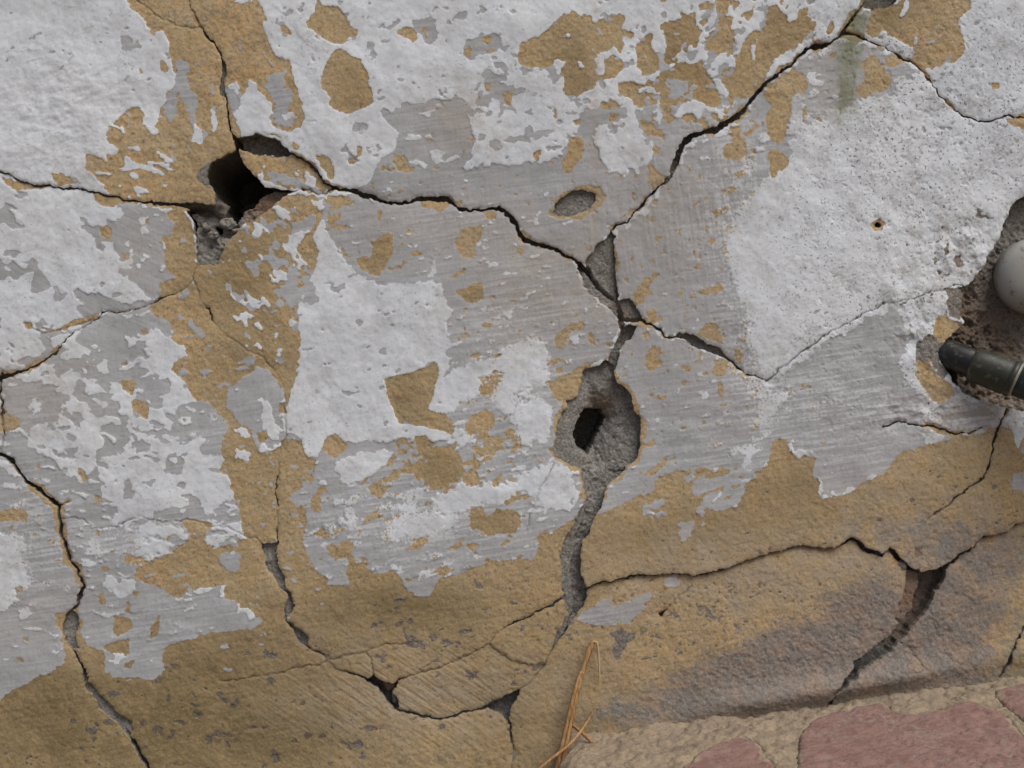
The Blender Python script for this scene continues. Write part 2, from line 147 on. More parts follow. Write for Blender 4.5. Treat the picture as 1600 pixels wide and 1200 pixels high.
# paint: W white top coat, G grey undercoat, O bare ochre plaster, C worn-through cement; later outlines lie over earlier ones
# class, raggedness, outline
PAINT = '''
G 1.6 590,176 600,168 612,175 635,162 665,167 690,152 720,152 733,165 725,172 732,190 741,222 735,235 740,247 722,262 735,265 765,258 790,262 815,252 835,256 858,255 880,240 905,200 925,190 960,170 1000,170 1050,165 1110,172 1130,185 1170,140 1200,125 1150,185 1064,225 1050,270 1010,310 955,360 915,410 880,395 830,378 805,350 790,328 745,330 700,310 650,313 600,316 560,300 540,296 570,288 580,275 600,248 622,228 625,212 610,195 600,185
G 3 960,360 1000,330 1050,285 1075,230 1140,205 1190,150 1250,90 1310,70 1350,62 1400,85 1440,120 1400,115 1395,140 1330,165 1290,180 1240,215 1215,260 1190,290 1165,320 1140,350 1130,390 1140,420 1150,440 1165,470 1170,510 1180,550 1190,590 1150,570 1100,540 1010,500 975,490 962,450 962,400
G 3 960,560 980,505 1010,508 1060,532 1150,580 1190,600 1180,640 1190,680 1170,740 1160,790 1080,790 1000,760 940,800 915,790 955,755 990,720 1002,680 990,630 965,590
G 1.6 480,715 500,690 600,688 700,690 700,640 690,600 700,480 690,440 600,445 560,430 530,395 500,330 490,305 560,305 600,316 650,313 700,312 745,330 790,328 830,378 880,395 903,412 912,445 950,485 968,510 955,560 915,575 905,610 885,640 866,700 880,722 908,735 912,780 895,825 870,850 830,880 700,905 640,930 600,895 520,915 470,860 450,775 470,745
G 3 1200,602 1238,566 1265,548 1320,514 1365,492 1400,486 1425,520 1400,560 1425,610 1450,660 1440,700 1395,722 1345,757 1285,782 1270,712 1228,690 1195,735 1165,760 1180,690 1190,640
W 1.1 497,412 505,402 515,395 525,393 530,405 538,418 545,430 555,435 563,440 565,452 575,462 590,463 600,470 620,465 650,460 660,450 678,445 680,455 675,470 685,480 700,480 710,490 705,500 690,505 700,520 705,535 695,550 700,565 703,575 690,590 680,585 683,565 670,572 640,582 600,592 603,610 610,630 620,655 640,662 665,665 690,675 700,690 680,685 650,687 625,682 615,690 600,690 590,685 560,685 545,682 528,678 505,687 503,700 495,715 482,712 478,700 470,690 462,700 450,690 455,670 447,640 448,620 455,600 463,575 468,550 470,530 475,505 480,490 478,475 490,465 507,470 508,455 502,440 500,425
W 2 665,425 675,400 680,412 678,430 668,432
W 1.5 700,590 715,575 735,565 770,560 790,545 810,530 840,526 852,545 858,585 862,600 850,605 835,598 815,610 795,620 770,625 760,612 740,620 720,625 710,643 690,640 668,640 675,625 680,600
W 1.5 765,630 790,615 800,640 790,650 775,640
W 1.5 690,670 720,672 740,690 725,700 700,690
W 1.5 520,722 545,710 575,705 600,700 615,712 605,722 590,735 570,745 550,755 535,752 535,740 522,732
W 1.2 495,750 510,747 512,757 500,758
W 1.6 520,782 545,775 565,772 560,785 540,788 522,790
W 1.6 535,800 550,790 565,810 560,815 545,815
W 1.6 610,775 630,765 660,757 665,765 655,775 640,780 615,778
W 1.8 585,795 600,788 625,788 650,780 655,795 635,805 620,800 600,800
W 1.8 505,815 520,812 525,825 515,835
W 2.6 680,770 700,768 715,755 725,760 750,765 755,750 765,745 770,760 800,752 830,755 820,770 790,785 770,792 745,785 735,795 700,800 670,800 680,785
W 2.6 590,830 640,810 690,808 720,815 650,840 600,850
W 2.6 800,640 840,620 868,640 850,690 820,700 800,690
W 2.6 805,740 850,725 895,735 905,770 890,800 850,800 830,770
W 1.6 930,192 945,195 960,197 970,185 972,165 985,158 990,170 992,185 1003,195 1006,210 1005,222 1020,228 1018,240 1012,252 1005,255 997,262 1000,270 990,265 983,258 978,265 980,275 965,270 955,275 945,265 940,250 933,235 928,220 930,205
W 1.2 1016,175 1030,170 1033,185 1028,197 1018,185
W 2.4 1130,375 1145,365 1160,385 1165,410 1155,430 1140,420 1128,400
W 2.4 1150,520 1200,500 1260,540 1200,600 1180,560
O 1.2 195,-40 195,0 200,10 215,20 225,30 235,45 240,55 243,47 258,48 262,55 265,68 262,80 264,92 268,105 272,117 273,128 270,140 258,145 255,160 250,175 244,192 242,212 237,205 225,195 224,180 219,168 208,168 195,175 184,187 172,200 165,215 172,225 185,232 188,240 178,240 165,238 172,250 172,258 160,250 150,245 140,240 137,255 140,270 150,282 165,293 168,302 220,318 300,330 340,320 380,220 350,140 346,100 330,60 322,-40
O 1.2 290,-40 400,-40 403,0 412,12 418,32 410,37 413,52 425,75 440,95 455,100 462,128 470,160 474,192 470,200 440,205 428,196 424,182 422,160 412,150 400,136 388,124 383,148 376,147 370,127 355,130 347,140 340,100 335,80 300,40
G 2.2 270,98 290,95 297,110 298,135 305,155 310,185 318,205 318,222 303,224 300,205 295,185 288,165 280,150 275,180 258,180 255,150 272,140 275,120
G 2 350,130 362,138 376,152 372,168 362,188 356,175
G 2.4 420,125 445,110 450,130 458,150 450,170 460,185 445,195 430,185 425,160 415,140
W 1 440,177 457,174 460,183 445,186
W 1 302,198 308,190 316,205 319,218 312,226 302,222
W 1 330,170 336,172 340,190 342,200 334,206
W 1 187,200 195,198 199,206 193,210
W 1 362,0 398,-6 398,4 375,6
G 1 190,70 207,72 208,80 195,78
G 1 190,55 205,58 208,66 200,84 192,72
O 1 247,92 255,92 260,105 263,112 256,115 250,106
O 1 217,112 222,103 225,113 218,116
O .8 496,-4 505,8 520,10 530,12 537,22 545,38 555,46 562,50 559,57 545,58 538,68 530,69 520,68 512,65 500,55 490,48 482,45 477,38 482,30 490,22
O .8 530,78 540,80 550,88 562,94 572,108 577,118 577,130 581,143 583,155 580,165 573,170 565,172 555,174 545,177 530,173 517,168 514,160 518,153 510,145 502,137 503,122 508,112 507,105 511,97 518,88 524,80
O .8 437,40 447,42 455,50 456,57 440,52
O 1 617,50 630,45 642,41 648,50 654,60 648,67 640,64 632,58 620,56
G .9 640,33 660,30 675,27 682,32 683,55 675,70 668,70 660,62 652,52 645,43
O .7 656,46 668,42 666,52 671,62 663,56
G .9 722,75 728,65 740,66 752,60 765,55 775,52 782,60 785,75 775,83 760,86 745,88 735,95 725,90
O .7 724,78 732,70 737,80 733,92 725,88
O .7 752,60 768,57 771,65 762,72 753,66
O .7 758,82 768,78 776,77 770,84
G 1 770,98 785,98 795,105 788,115 778,108
G 1 756,122 770,121 778,130 788,135 800,138 805,150 790,152 775,148 768,146 757,138
O .7 757,132 766,130 769,138 765,146 758,140
O .7 785,145 800,145 800,165 793,168 788,155
G 1 748,150 765,148 768,158 758,170 745,165
G 1 558,190 572,190 575,200 565,208 552,205 546,215 543,230 550,245 562,255 560,262 548,262 545,245 532,235 545,220
G .8 572,232 590,227 597,235 592,245 575,243
O .8 557,232 565,232 565,247 555,247
O .8 544,250 553,248 555,258 547,260
O 1 490,243 505,240 515,248 520,262 525,275 520,280 508,270 498,258
O .9 615,243 630,244 640,262 648,262 650,270 638,272 622,265 613,255
O 1 460,225 468,228 468,240 458,236
G 1 765,220 780,220 788,232 778,240 767,232
O 1.1 813,72 838,58 868,40 878,28 897,22 920,27 932,36 946,30 955,21 970,23 976,32 974,45 988,52 993,60 985,63 978,60 975,75 970,85 960,75 955,82 945,85 940,100 935,118 950,125 945,130 935,127 930,142 915,145 900,152 885,150 880,142 882,130 875,120 875,108 882,98 870,94 860,105 848,108 825,107 812,102 811,90
W .8 900,97 908,99 915,108 905,110
W .8 884,52 890,54 890,62 885,60
W 1.4 930,92 938,84 946,88 942,104 936,120 931,118
O 1 945,95 960,90 972,97 975,110 965,115 950,125 940,125
O 1 990,70 1003,68 1015,63 1018,78 1028,80 1030,95 1027,115 1015,118 1000,115 995,100 990,85
O 1.1 1030,40 1045,35 1058,32 1065,25 1078,25 1080,40 1077,60 1070,65 1062,75 1055,88 1045,90 1040,75 1037,55 1030,50
O 1.3 1030,115 1045,112 1055,98 1065,95 1085,97 1098,90 1100,110 1112,122 1118,140 1125,150 1127,165 1118,170 1110,165 1100,162 1085,160 1075,162 1060,168 1050,165 1040,175 1033,170 1030,155 1025,140 1022,130
G 1.6 1040,128 1058,122 1076,130 1078,150 1065,156 1045,155
O 1.2 966,130 985,127 995,130 1010,132 1015,120 1022,135 1028,150 1028,165 1010,170 995,165 985,155 975,150 966,145
W 1 995,140 1010,135 1025,142 1028,152 1012,145 1000,148
O 1.5 1100,60 1112,55 1120,40 1125,25 1145,25 1140,40 1135,55 1150,70 1165,60 1175,55 1185,50 1200,40 1200,15 1215,10 1225,20 1230,35 1240,45 1250,15 1262,15 1265,30 1268,48 1260,60 1245,72 1230,80 1215,90 1205,102 1195,132 1190,140 1175,150 1160,155 1140,152 1130,135 1130,115 1145,105 1150,90 1140,85 1125,90 1115,85 1102,80
O 1 1115,-10 1130,-6 1133,10 1130,25 1120,22 1118,8
O 1 1157,22 1170,18 1178,8 1175,25 1165,40 1157,38
O 1 1088,8 1102,2 1115,10 1110,18 1095,16
O 1 1092,35 1102,30 1105,36 1098,43
W 1 1228,8 1240,10 1240,30 1235,42 1230,30
W 1.2 1172,65 1182,62 1182,80 1178,97 1174,85
W 1.4 1100,95 1112,90 1120,110 1115,120 1122,140 1130,155 1135,170 1132,180 1128,160 1120,130 1102,118
W 1 1050,172 1062,163 1075,165 1085,162 1098,165 1100,175 1092,187 1082,178 1060,184 1050,180
W 1.2 1160,25 1170,45 1160,65 1153,85 1144,86 1150,60
W 1.2 1130,95 1140,92 1136,112 1122,108
O 1.2 1000,185 1020,195 1032,205 1030,215 1010,215
O 1.2 1035,160 1048,165 1048,185 1055,190 1045,195 1033,180
O 1.2 1065,182 1078,178 1080,192 1070,195
O 1 893,215 905,213 915,220 913,235 905,250 895,260 890,272 880,272 876,258 885,240
O 1 832,240 846,235 845,245 836,257
O 1 862,170 868,172 875,185 867,185
G 1 905,157 922,157 926,164 912,166
G 1.4 907,175 930,175 940,170 975,170 975,185 965,192 945,190 935,190 925,210 905,205 900,190
O 1 965,130 985,128 990,142 980,152 968,150
O 1 937,165 955,158 970,165 962,172 945,175
O 1 952,180 962,178 965,190 955,192
O 1 895,188 905,186 905,196 898,196
O 1.2 1010,258 1020,260 1030,270 1040,280 1030,292 1018,298 1012,285
O .9 861,334 866,316 876,304 890,298 902,291 925,292 940,292 944,305 940,322 930,330 915,338 905,344 885,344 868,341
G 1 903,280 935,285 935,291 905,290
O 1.2 1200,130 1225,117 1240,103 1245,112 1258,118 1260,130 1255,145 1240,150 1238,165 1235,180 1230,190 1228,215 1222,225 1205,222 1200,210 1196,180 1205,165 1198,150
O .9 1292,40 1300,37 1302,50 1295,57 1291,50
O .9 1295,85 1307,80 1307,90 1297,95
O 1 1255,170 1262,165 1260,185 1257,198 1253,185
O 1 1275,185 1283,183 1282,192 1275,190
O 1.4 1200,228 1215,232 1230,250 1232,258 1222,268 1210,280 1203,260
O 1.4 1130,225 1160,215 1170,240 1150,250 1135,245
O 1 1353,90 1362,84 1372,87 1380,100 1385,112 1394,118 1393,130 1387,137 1377,143 1370,142 1360,148 1350,155 1342,150 1336,140 1345,135 1352,125 1350,110 1345,100
O 1 1355,50 1353,40 1362,28 1360,17 1375,12 1390,8 1408,5 1410,-40 1515,-40 1517,10 1510,20 1502,25 1500,35 1503,50 1507,65 1507,78 1500,92 1490,95 1478,95 1470,102 1460,105 1450,105 1440,102 1428,90 1430,80 1428,72 1420,67 1405,60 1395,57 1385,48 1378,53 1365,57
W .9 1412,5 1423,0 1420,15 1412,28 1407,28
W .9 1433,50 1436,60 1430,75 1428,65
G 1 1330,30 1352,16 1362,22 1356,40 1352,54 1330,48
W 1 1388,58 1420,67 1427,72 1425,85 1415,85 1400,75 1390,68
O 1 1380,88 1395,85 1412,92 1415,98 1400,105 1388,100
O 1 1570,184 1590,186 1640,195 1615,205 1600,205 1585,200 1572,193
O .8 1548,130 1562,130 1562,140 1552,141
O 1.3 988,458 1000,448 1010,432 1025,430 1018,442 1012,460 1005,472 995,475 988,468
O 1.2 1010,488 1022,482 1028,490 1025,503 1016,505
O 1.1 1100,505 1112,505 1122,512 1130,530 1132,540 1110,530 1095,527 1090,525
O 1.1 1145,542 1155,545 1160,560 1158,575 1145,560
O 1.4 1103,447 1125,445 1130,455 1115,462 1105,458
O 1.2 1085,415 1098,412 1090,422
O 1.2 1085,455 1100,450 1098,458
O 1.2 1010,555 1022,543 1030,550 1035,565 1032,578 1015,580 1008,570
O 1.3 1115,565 1130,562 1137,575 1125,588 1112,580
O 1.2 1060,573 1078,572 1080,582 1068,580
O 1.2 1120,595 1128,600 1130,615 1122,622
O 1.1 866,540 868,525 880,515 895,506 912,507 912,515 895,518 885,530 880,542
O 1.2 850,596 885,588 905,574 935,565 914,582 910,600 905,617 888,624 886,634 874,628 858,610
O 1 870,575 882,572 882,582 872,585
O 1 918,516 930,525 928,540 920,535
O 1 1000,520 1012,515 1014,525 1005,530
O .8 512,332 530,330 533,340 525,348 520,357 510,350
O .9 556,405 570,402 580,400 583,380 590,372 605,365 613,367 614,385 612,400 605,415 595,425 590,432 575,427 562,420
O .7 720,360 728,352 740,355 752,352 752,365 747,378 740,388 744,400 735,404 720,400 712,388 710,380
O .8 640,398 650,392 660,396 658,400 645,400
O .8 705,433 715,425 722,420 728,422 722,430 708,436
O .7 712,456 730,450 738,442 752,442 756,455 755,468 745,472 730,472 720,465
O .9 655,318 680,312 700,315 703,323 690,330 670,325 658,325
O .9 755,333 778,330 776,343 760,345
O .9 805,388 820,384 820,395 808,400
O .9 505,305 530,303 550,312 555,320 530,322 510,318
O .8 530,388 537,386 538,395 531,397
O .8 632,358 645,358 645,363 634,364
O .9 590,325 598,330 596,340 590,348 588,336
O .9 732,555 750,549 755,556 735,560
O .9 765,552 782,552 782,558 766,558
O .9 720,522 735,520 732,528 722,530
O .6 601,592 640,582 670,572 683,565 687,580 680,600 675,620 668,640 680,643 695,645 705,655 710,675 705,680 690,672 665,668 640,663 622,660 612,635 603,612
O .7 748,590 765,585 778,578 785,585 783,598 775,605 770,615 755,622 750,610
O .7 505,687 525,677 535,685 540,695 535,707 522,715 512,708 504,705
O .9 618,690 632,685 638,705 632,710 620,708
O 1.5 643,690 665,678 672,690 680,700 700,695 710,690 715,705 722,715 725,735 718,750 705,755 690,765 675,765 665,755 650,748 640,740 632,745 620,752 600,748 610,740 625,735 632,722 645,715 655,712 655,700
O .9 727,665 740,655 752,648 772,648 775,660 768,672 750,677 735,682 727,675
O 1 723,745 735,742 740,725 743,715 750,718 745,740 750,752 745,762 730,762 723,755
O 1 770,748 785,740 788,750 780,762 768,760
O .9 733,795 740,788 752,790 757,800 765,805 775,796 800,797 812,805 813,820 805,835 780,832 765,837 755,835 748,825 735,825
O 1.6 570,765 578,760 590,755 600,762 612,760 605,770 597,780 585,775
O 1.2 485,780 497,763 500,785 502,800 490,798 483,790
O 1.4 500,815 507,835 500,840
O 1.5 510,850 520,850 530,855 535,845 548,842 550,855 545,862 555,880 570,882 575,880 570,890 560,900 540,898 545,880 538,870 525,880 522,865 510,860
O 1.2 685,885 700,880 703,890 695,898 685,895
O 1.2 800,690 810,680 812,700 802,706
O 1.2 259,330 272,357 250,371 257,385 256,417 270,432 249,437 251,460 235,475 236,490 250,497 265,505 271,520 265,530 280,540 290,550 272,570 270,580 287,592 295,600 300,620 310,628 335,630 342,647 357,666 350,683 347,705 350,720 340,735 358,748 362,765 368,780 370,795 377,812 380,835 408,850 430,846 433,900 470,880 475,860 468,845 475,835 478,820 475,800 478,785 460,790 450,780 455,770 475,760 470,745 490,730 495,718 480,715 472,700 468,690 460,692 450,688 440,685 437,700 402,708 400,675 390,668 375,665 365,650 352,612 365,600 375,590 400,575 420,582 430,590 440,610 447,640 455,600 463,575 468,550 470,530 468,515 466,490 470,470 480,440 490,420 500,395 490,370 500,340 510,320 490,303 440,305 380,350 340,380 330,440 304,420 300,350 285,325
O 1.2 395,245 371,232 376,255 395,272 410,283 440,292 470,296 500,302 518,296 505,280 490,262 470,246 430,244
G 1.6 414,262 440,272 470,280 495,290 505,298 480,295 445,288 415,275
W 1.4 478,268 492,275 488,290 476,285
O 1 296,408 320,405 348,404 352,425 344,445 312,448 294,440
C 1 330,249 320,256 311,268 307,280 315,290 329,295 330,270
O 1.3 374,232 400,240 428,245 440,262 420,268 400,262 385,255
G 2.2 455,350 470,345 492,335 492,350 478,362 462,365 450,370
W 1.6 448,365 470,358 482,360 468,375 455,400 446,395
W 1.4 490,312 505,308 510,325 495,330
G 2.4 450,415 465,410 468,440 455,455 448,435
G 2.4 475,430 490,445 500,470 480,478 470,455
G 2.4 440,455 460,448 470,470 452,480
G 1.6 290,500 300,500 312,515 318,528 312,537 305,525 298,515
W 1.2 275,545 285,540 296,552 285,560 276,562
G 1.3 372,565 385,560 400,555 402,565 385,570
G 1.6 352,612 365,600 375,590 400,575 420,582 430,590 440,610 440,650 442,680 435,695 420,700 410,690 400,705 395,680 390,668 375,665 365,650 355,640
W 1.4 365,668 385,672 392,678 382,686 368,676
W 1.4 368,700 392,708 390,722 370,718
W 1.6 400,620 420,640 438,670 430,690 415,680 410,650
O 1.2 400,675 412,672 418,682 412,692 402,690
O 1.2 432,633 444,632 446,645 436,645
O 1 315,630 330,618 345,612 348,622 338,634 350,660 358,668 350,676 336,640
G 1.2 449,778 465,768 478,770 480,785 460,790
G 1.2 408,815 416,816 416,824 408,824
G 1.2 463,820 472,818 474,827 466,828
G 1.4 190,315 215,318 240,325 258,330 270,345 272,357 250,372 256,400 258,420 270,432 249,437 250,460 235,470 228,460 215,448 205,440 195,428 205,415 190,405 178,390 172,378 158,372 160,390 150,385 145,370 140,362 150,350 165,352 172,345 185,345 195,335 185,325
W 1 215,355 225,350 230,360 220,364
W 1 195,378 203,376 202,385 196,384
W 1 198,398 206,402 205,412 198,410
W 1 212,408 220,410 218,418 212,416
W 1 222,400 230,398 230,403 224,404
O .9 155,352 170,352 175,365 170,377 160,370
O 1 190,394 200,396 202,404 192,403
O .9 223,342 229,342 229,348 224,348
G 1 0,328 15,327 22,335 27,348 40,355 18,360 8,350 -40,345 -40,328
G 1 50,442 53,425 58,414 63,425 72,430 77,440 75,455 50,457
G .8 80,447 90,445 92,455 82,457
G 1.1 115,458 122,453 140,460 160,460 175,465 190,472 200,472 225,470 240,473 235,485 200,490 175,487 157,488 140,497 128,492 128,475 118,465
G 1.2 125,340 137,342 138,352 130,350
O .8 38,503 52,502 53,512 40,515
O 1 100,507 120,498 140,495 157,488 150,498 125,508 105,514 80,520 62,515 85,515
O 1 145,302 185,308 190,318 178,323 160,320 148,315
O 1.2 0,274 40,288 60,296 30,298 10,288
O 1.2 80,272 100,275 120,290 95,292
G 1.6 120,525 130,510 150,500 175,492 200,490 235,490 250,497 262,505 270,520 262,528 250,515 230,515 218,520 205,530 190,520 198,540 208,550 195,560 205,565 190,575 175,582 168,575 165,560 158,545 145,540 130,545 118,540
O 1 217,513 228,512 232,520 222,522
G 1.4 175,590 195,590 220,595 245,582 262,590 270,600 250,620 245,628 230,622 225,610 210,600 190,598
O .9 185,600 195,592 210,595 213,608 205,618 192,612
O .8 203,627 215,622 228,630 235,640 230,655 222,655 212,645 207,638
O .9 188,567 197,565 198,572 190,573
G 1.6 5,610 30,600 60,600 95,600 85,610 100,615 95,640 90,660 60,665 45,675 50,690 40,680 30,660 10,640
W 1.4 42,632 68,624 65,645 55,650
O .9 -40,642 10,642 30,652 32,668 15,673 -40,675
G 1.6 -40,680 30,675 40,690 55,705 75,715 90,720 95,735 110,745 130,755 140,735 150,730 155,745 160,765 160,780 180,785 182,800 170,810 175,818 150,825 130,812 105,808 95,790 75,770 50,755 30,735 20,718 -40,705
W 1.2 125,770 140,765 148,770 132,780
O .8 122,732 130,732 140,745 133,752 123,742
O .8 148,775 160,778 160,788 150,785
O 1 58,728 65,725 62,735
G 1.2 155,675 165,680 160,668 175,662 190,665 200,672 203,690 195,698 185,700 190,710 175,710 160,712 148,710 152,700 165,690
W .8 158,667 165,672 180,685 178,692 165,680
G 1.2 213,690 222,682 225,690 233,692 230,705 215,708
G 1.2 197,750 202,745 205,760 212,765 210,780 195,782
G 1.2 255,745 262,715 272,702 285,710 290,725 285,740 270,745 258,738
G 1.2 100,705 115,700 128,693 122,705 110,715
G 1.5 265,690 270,665 275,645 285,632 310,628 335,630 342,648 357,667 350,683 347,708 330,710 312,708 308,700 320,690 312,678 300,690 285,690 275,692
W 1 328,650 338,645 338,656 330,657
O .9 285,655 292,657 290,662
G 1.8 -40,728 0,730 30,740 60,765 85,790 92,820 100,860 120,890 126,915 115,955 100,985 100,1030 60,1055 15,1080 -40,1100
W 1.2 5,790 30,785 45,780 42,790 25,795
O 1.2 -40,800 30,795 42,800 45,812 25,815 -40,818
W 1.8 -40,830 25,835 40,850 30,870 20,880 -40,875
W 1.6 -40,880 30,875 35,890 45,908 40,925 20,930 12,950 -40,960
O .9 15,822 23,820 24,828 16,830
O .8 17,920 28,917 38,925 25,927
W 2 25,955 48,950 50,962 32,970
O 1 35,995 45,995 44,1003 36,1002
O 1 24,1030 34,1026 36,1034 26,1035
G 1.7 100,815 140,825 170,828 200,820 225,808 250,815 290,815 300,835 295,850 270,860 230,870 210,890 212,905 262,920 275,938 300,925 330,922 352,912 345,930 368,937 375,955 410,972 405,980 380,982 335,985 310,988 285,1000 253,1012 253,1022 245,1035 255,1045 240,1060 175,1060 163,1050 178,1040 198,1025 200,1005 175,1010 150,1015 140,1000 132,980 128,940 120,885 108,865 100,840
W 1.2 135,845 155,842 160,855 145,860
W 2 215,825 230,815 255,820 285,822 297,835 285,850 260,858 235,865 205,862 215,850 200,845 220,838
O .9 148,828 157,828 157,838 148,836
O .9 260,838 270,837 270,845 260,845
O 1 155,885 170,885 170,895 155,895
O 1.2 187,875 200,865 225,868 235,875 225,880 195,878
O 1 152,930 162,926 166,945 155,948
O 1 175,965 188,962 205,970 208,985 180,995 175,985
O 1 235,980 250,960 245,995 230,1000
O .8 205,925 217,926 215,932 206,931
O 1 195,940 202,930 200,958 194,958
O 1.2 180,1002 200,1000 198,1024 165,1018 160,1012
O 1 195,1035 208,1030 207,1045 192,1046
W 2.6 160,905 205,900 215,915 190,930
G 1.6 235,800 250,795 262,798 280,795 295,785 290,775 300,775 315,790 320,805 335,807 330,798 350,788 367,782 372,800 375,812 360,820 340,818 310,812 270,812 240,808
W 1 305,775 320,770 335,772 355,770 365,778 345,785 330,795 325,805 318,800
O 1.3 288,813 310,814 330,822 322,835 325,850 340,855 360,845 375,838 400,845 410,855 415,880 430,905 440,925 447,950 430,965 412,970 395,955 375,950 368,935 352,935 355,912 340,915 315,918 300,922 285,932 270,935 262,922 240,912 212,903 212,890 235,875 270,860 297,845 300,835 290,825
G 1.3 345,865 372,862 375,880 370,893 355,890 345,880
G 1.3 320,840 338,850 360,840 375,838 370,850 345,855 330,850
O 1 -60,1110 0,1099 15,1080 45,1070 60,1055 80,1048 102,1034 100,985 88,975 84,960 100,958 118,948 127,965 122,990 135,1010 160,1018 163,1050 175,1060 240,1062 256,1046 252,1026 256,1010 285,1002 315,990 350,989 400,982 440,950 415,880 433,850 470,860 480,868 490,885 497,895 510,905 512,916 525,917 535,912 545,915 542,898 552,885 575,890 580,896 600,894 615,890 625,900 632,915 640,928 655,931 670,930 680,920 685,905 700,900 725,895 735,885 755,880 760,872 780,876 812,872 830,876 838,870 840,850 850,840 862,835 875,824 890,814 915,808 940,803 950,798 965,790 980,783 1000,775 1020,768 1030,755 1040,742 1065,742 1078,760 1085,775 1080,790 1090,800 1105,795 1120,798 1150,792 1160,775 1165,755 1180,745 1180,735 1197,733 1206,692 1213,685 1227,686 1232,700 1245,715 1265,710 1275,712 1272,740 1278,755 1275,770 1285,780 1300,777 1325,772 1345,755 1365,748 1380,735 1395,720 1410,705 1440,698 1450,692 1475,690 1495,680 1520,682 1535,678 1545,670 1560,668 1575,670 1583,685 1585,705 1592,690 1600,680 1720,670 1720,1300 -60,1300
G 1.6 900,970 910,955 930,948 945,935 958,933 955,945 975,942 1000,930 1020,925 1018,935 1005,945 1012,950 995,962 985,978 960,975 930,975 905,973
C 2 955,990 972,988 985,995 998,995 985,1005 975,1018 962,1030 950,1018 958,1003
C 1.4 632,1006 645,998 660,1002 668,1012 650,1012 634,1010
C 1.2 668,992 680,988 684,998 672,1000
C 1.2 720,982 735,982 738,988 722,990
C 1.4 545,1160 565,1155 568,1166 552,1170
G 1.3 1035,905 1060,895 1065,912 1048,918
G 2.4 1010,790 1030,785 1040,800 1025,810 1012,802
G 2 1060,820 1085,815 1075,840 1062,842
G 2 1080,770 1100,775 1100,820 1090,822
G 1 1590,700 1600,695 1604,708 1593,708
G 1.4 1578,740 1605,732 1620,760 1600,776 1580,760
C 1.8 1425,858 1436,860 1434,870 1426,872
C 1.2 410,1015 425,1018 440,1022 428,1030 412,1026
O 1.2 1460,490 1475,490 1490,500 1505,508 1500,515 1480,525 1470,540 1460,530 1450,527 1458,510
C 1.2 1430,532 1442,530 1458,532 1470,542 1465,565 1478,585 1470,592 1452,566 1430,566
C 1.2 1475,450 1500,448 1506,480 1500,500 1484,492 1478,475
O 1.3 1430,565 1450,567 1455,580 1475,600 1490,615 1470,628 1458,625 1445,615 1435,600
G 3 1465,632 1500,622 1535,632 1548,650 1532,670 1490,674 1462,650
C 1.4 1473,384 1480,378 1484,395 1476,400
C 1.2 1490,400 1500,398 1504,415 1494,420 1490,412
C 1.2 1524,325 1540,335 1543,340 1530,340
O .8 1360,352 1366,344 1376,342 1382,350 1376,360 1366,362
'''
# fine crazing and scratches in the paint
FINE = '''
85,5 100,9 112,13 125,15
10,82 30,82 45,80 62,78
12,88 22,103 28,114
40,98 62,92 70,102 90,105 106,112
100,68 110,78 115,88 108,96 112,110
18,175 30,164 40,163 48,172
80,62 90,72
425,8 440,18 452,35 470,60 482,72 495,82
462,98 478,106 495,112
130,44 150,38
165,100 190,98 215,108
595,55 600,70
560,200 580,215
1240,570 1290,566 1340,552
1240,574 1300,562 1345,550
1380,60 1395,52
1440,300 1455,310
480,60 492,48
640,250 660,240
1260,640 1300,660
1000,745 1010,760
700,385 685,398
230,1110 300,1092 370,1085
560,1110 640,1150
'''
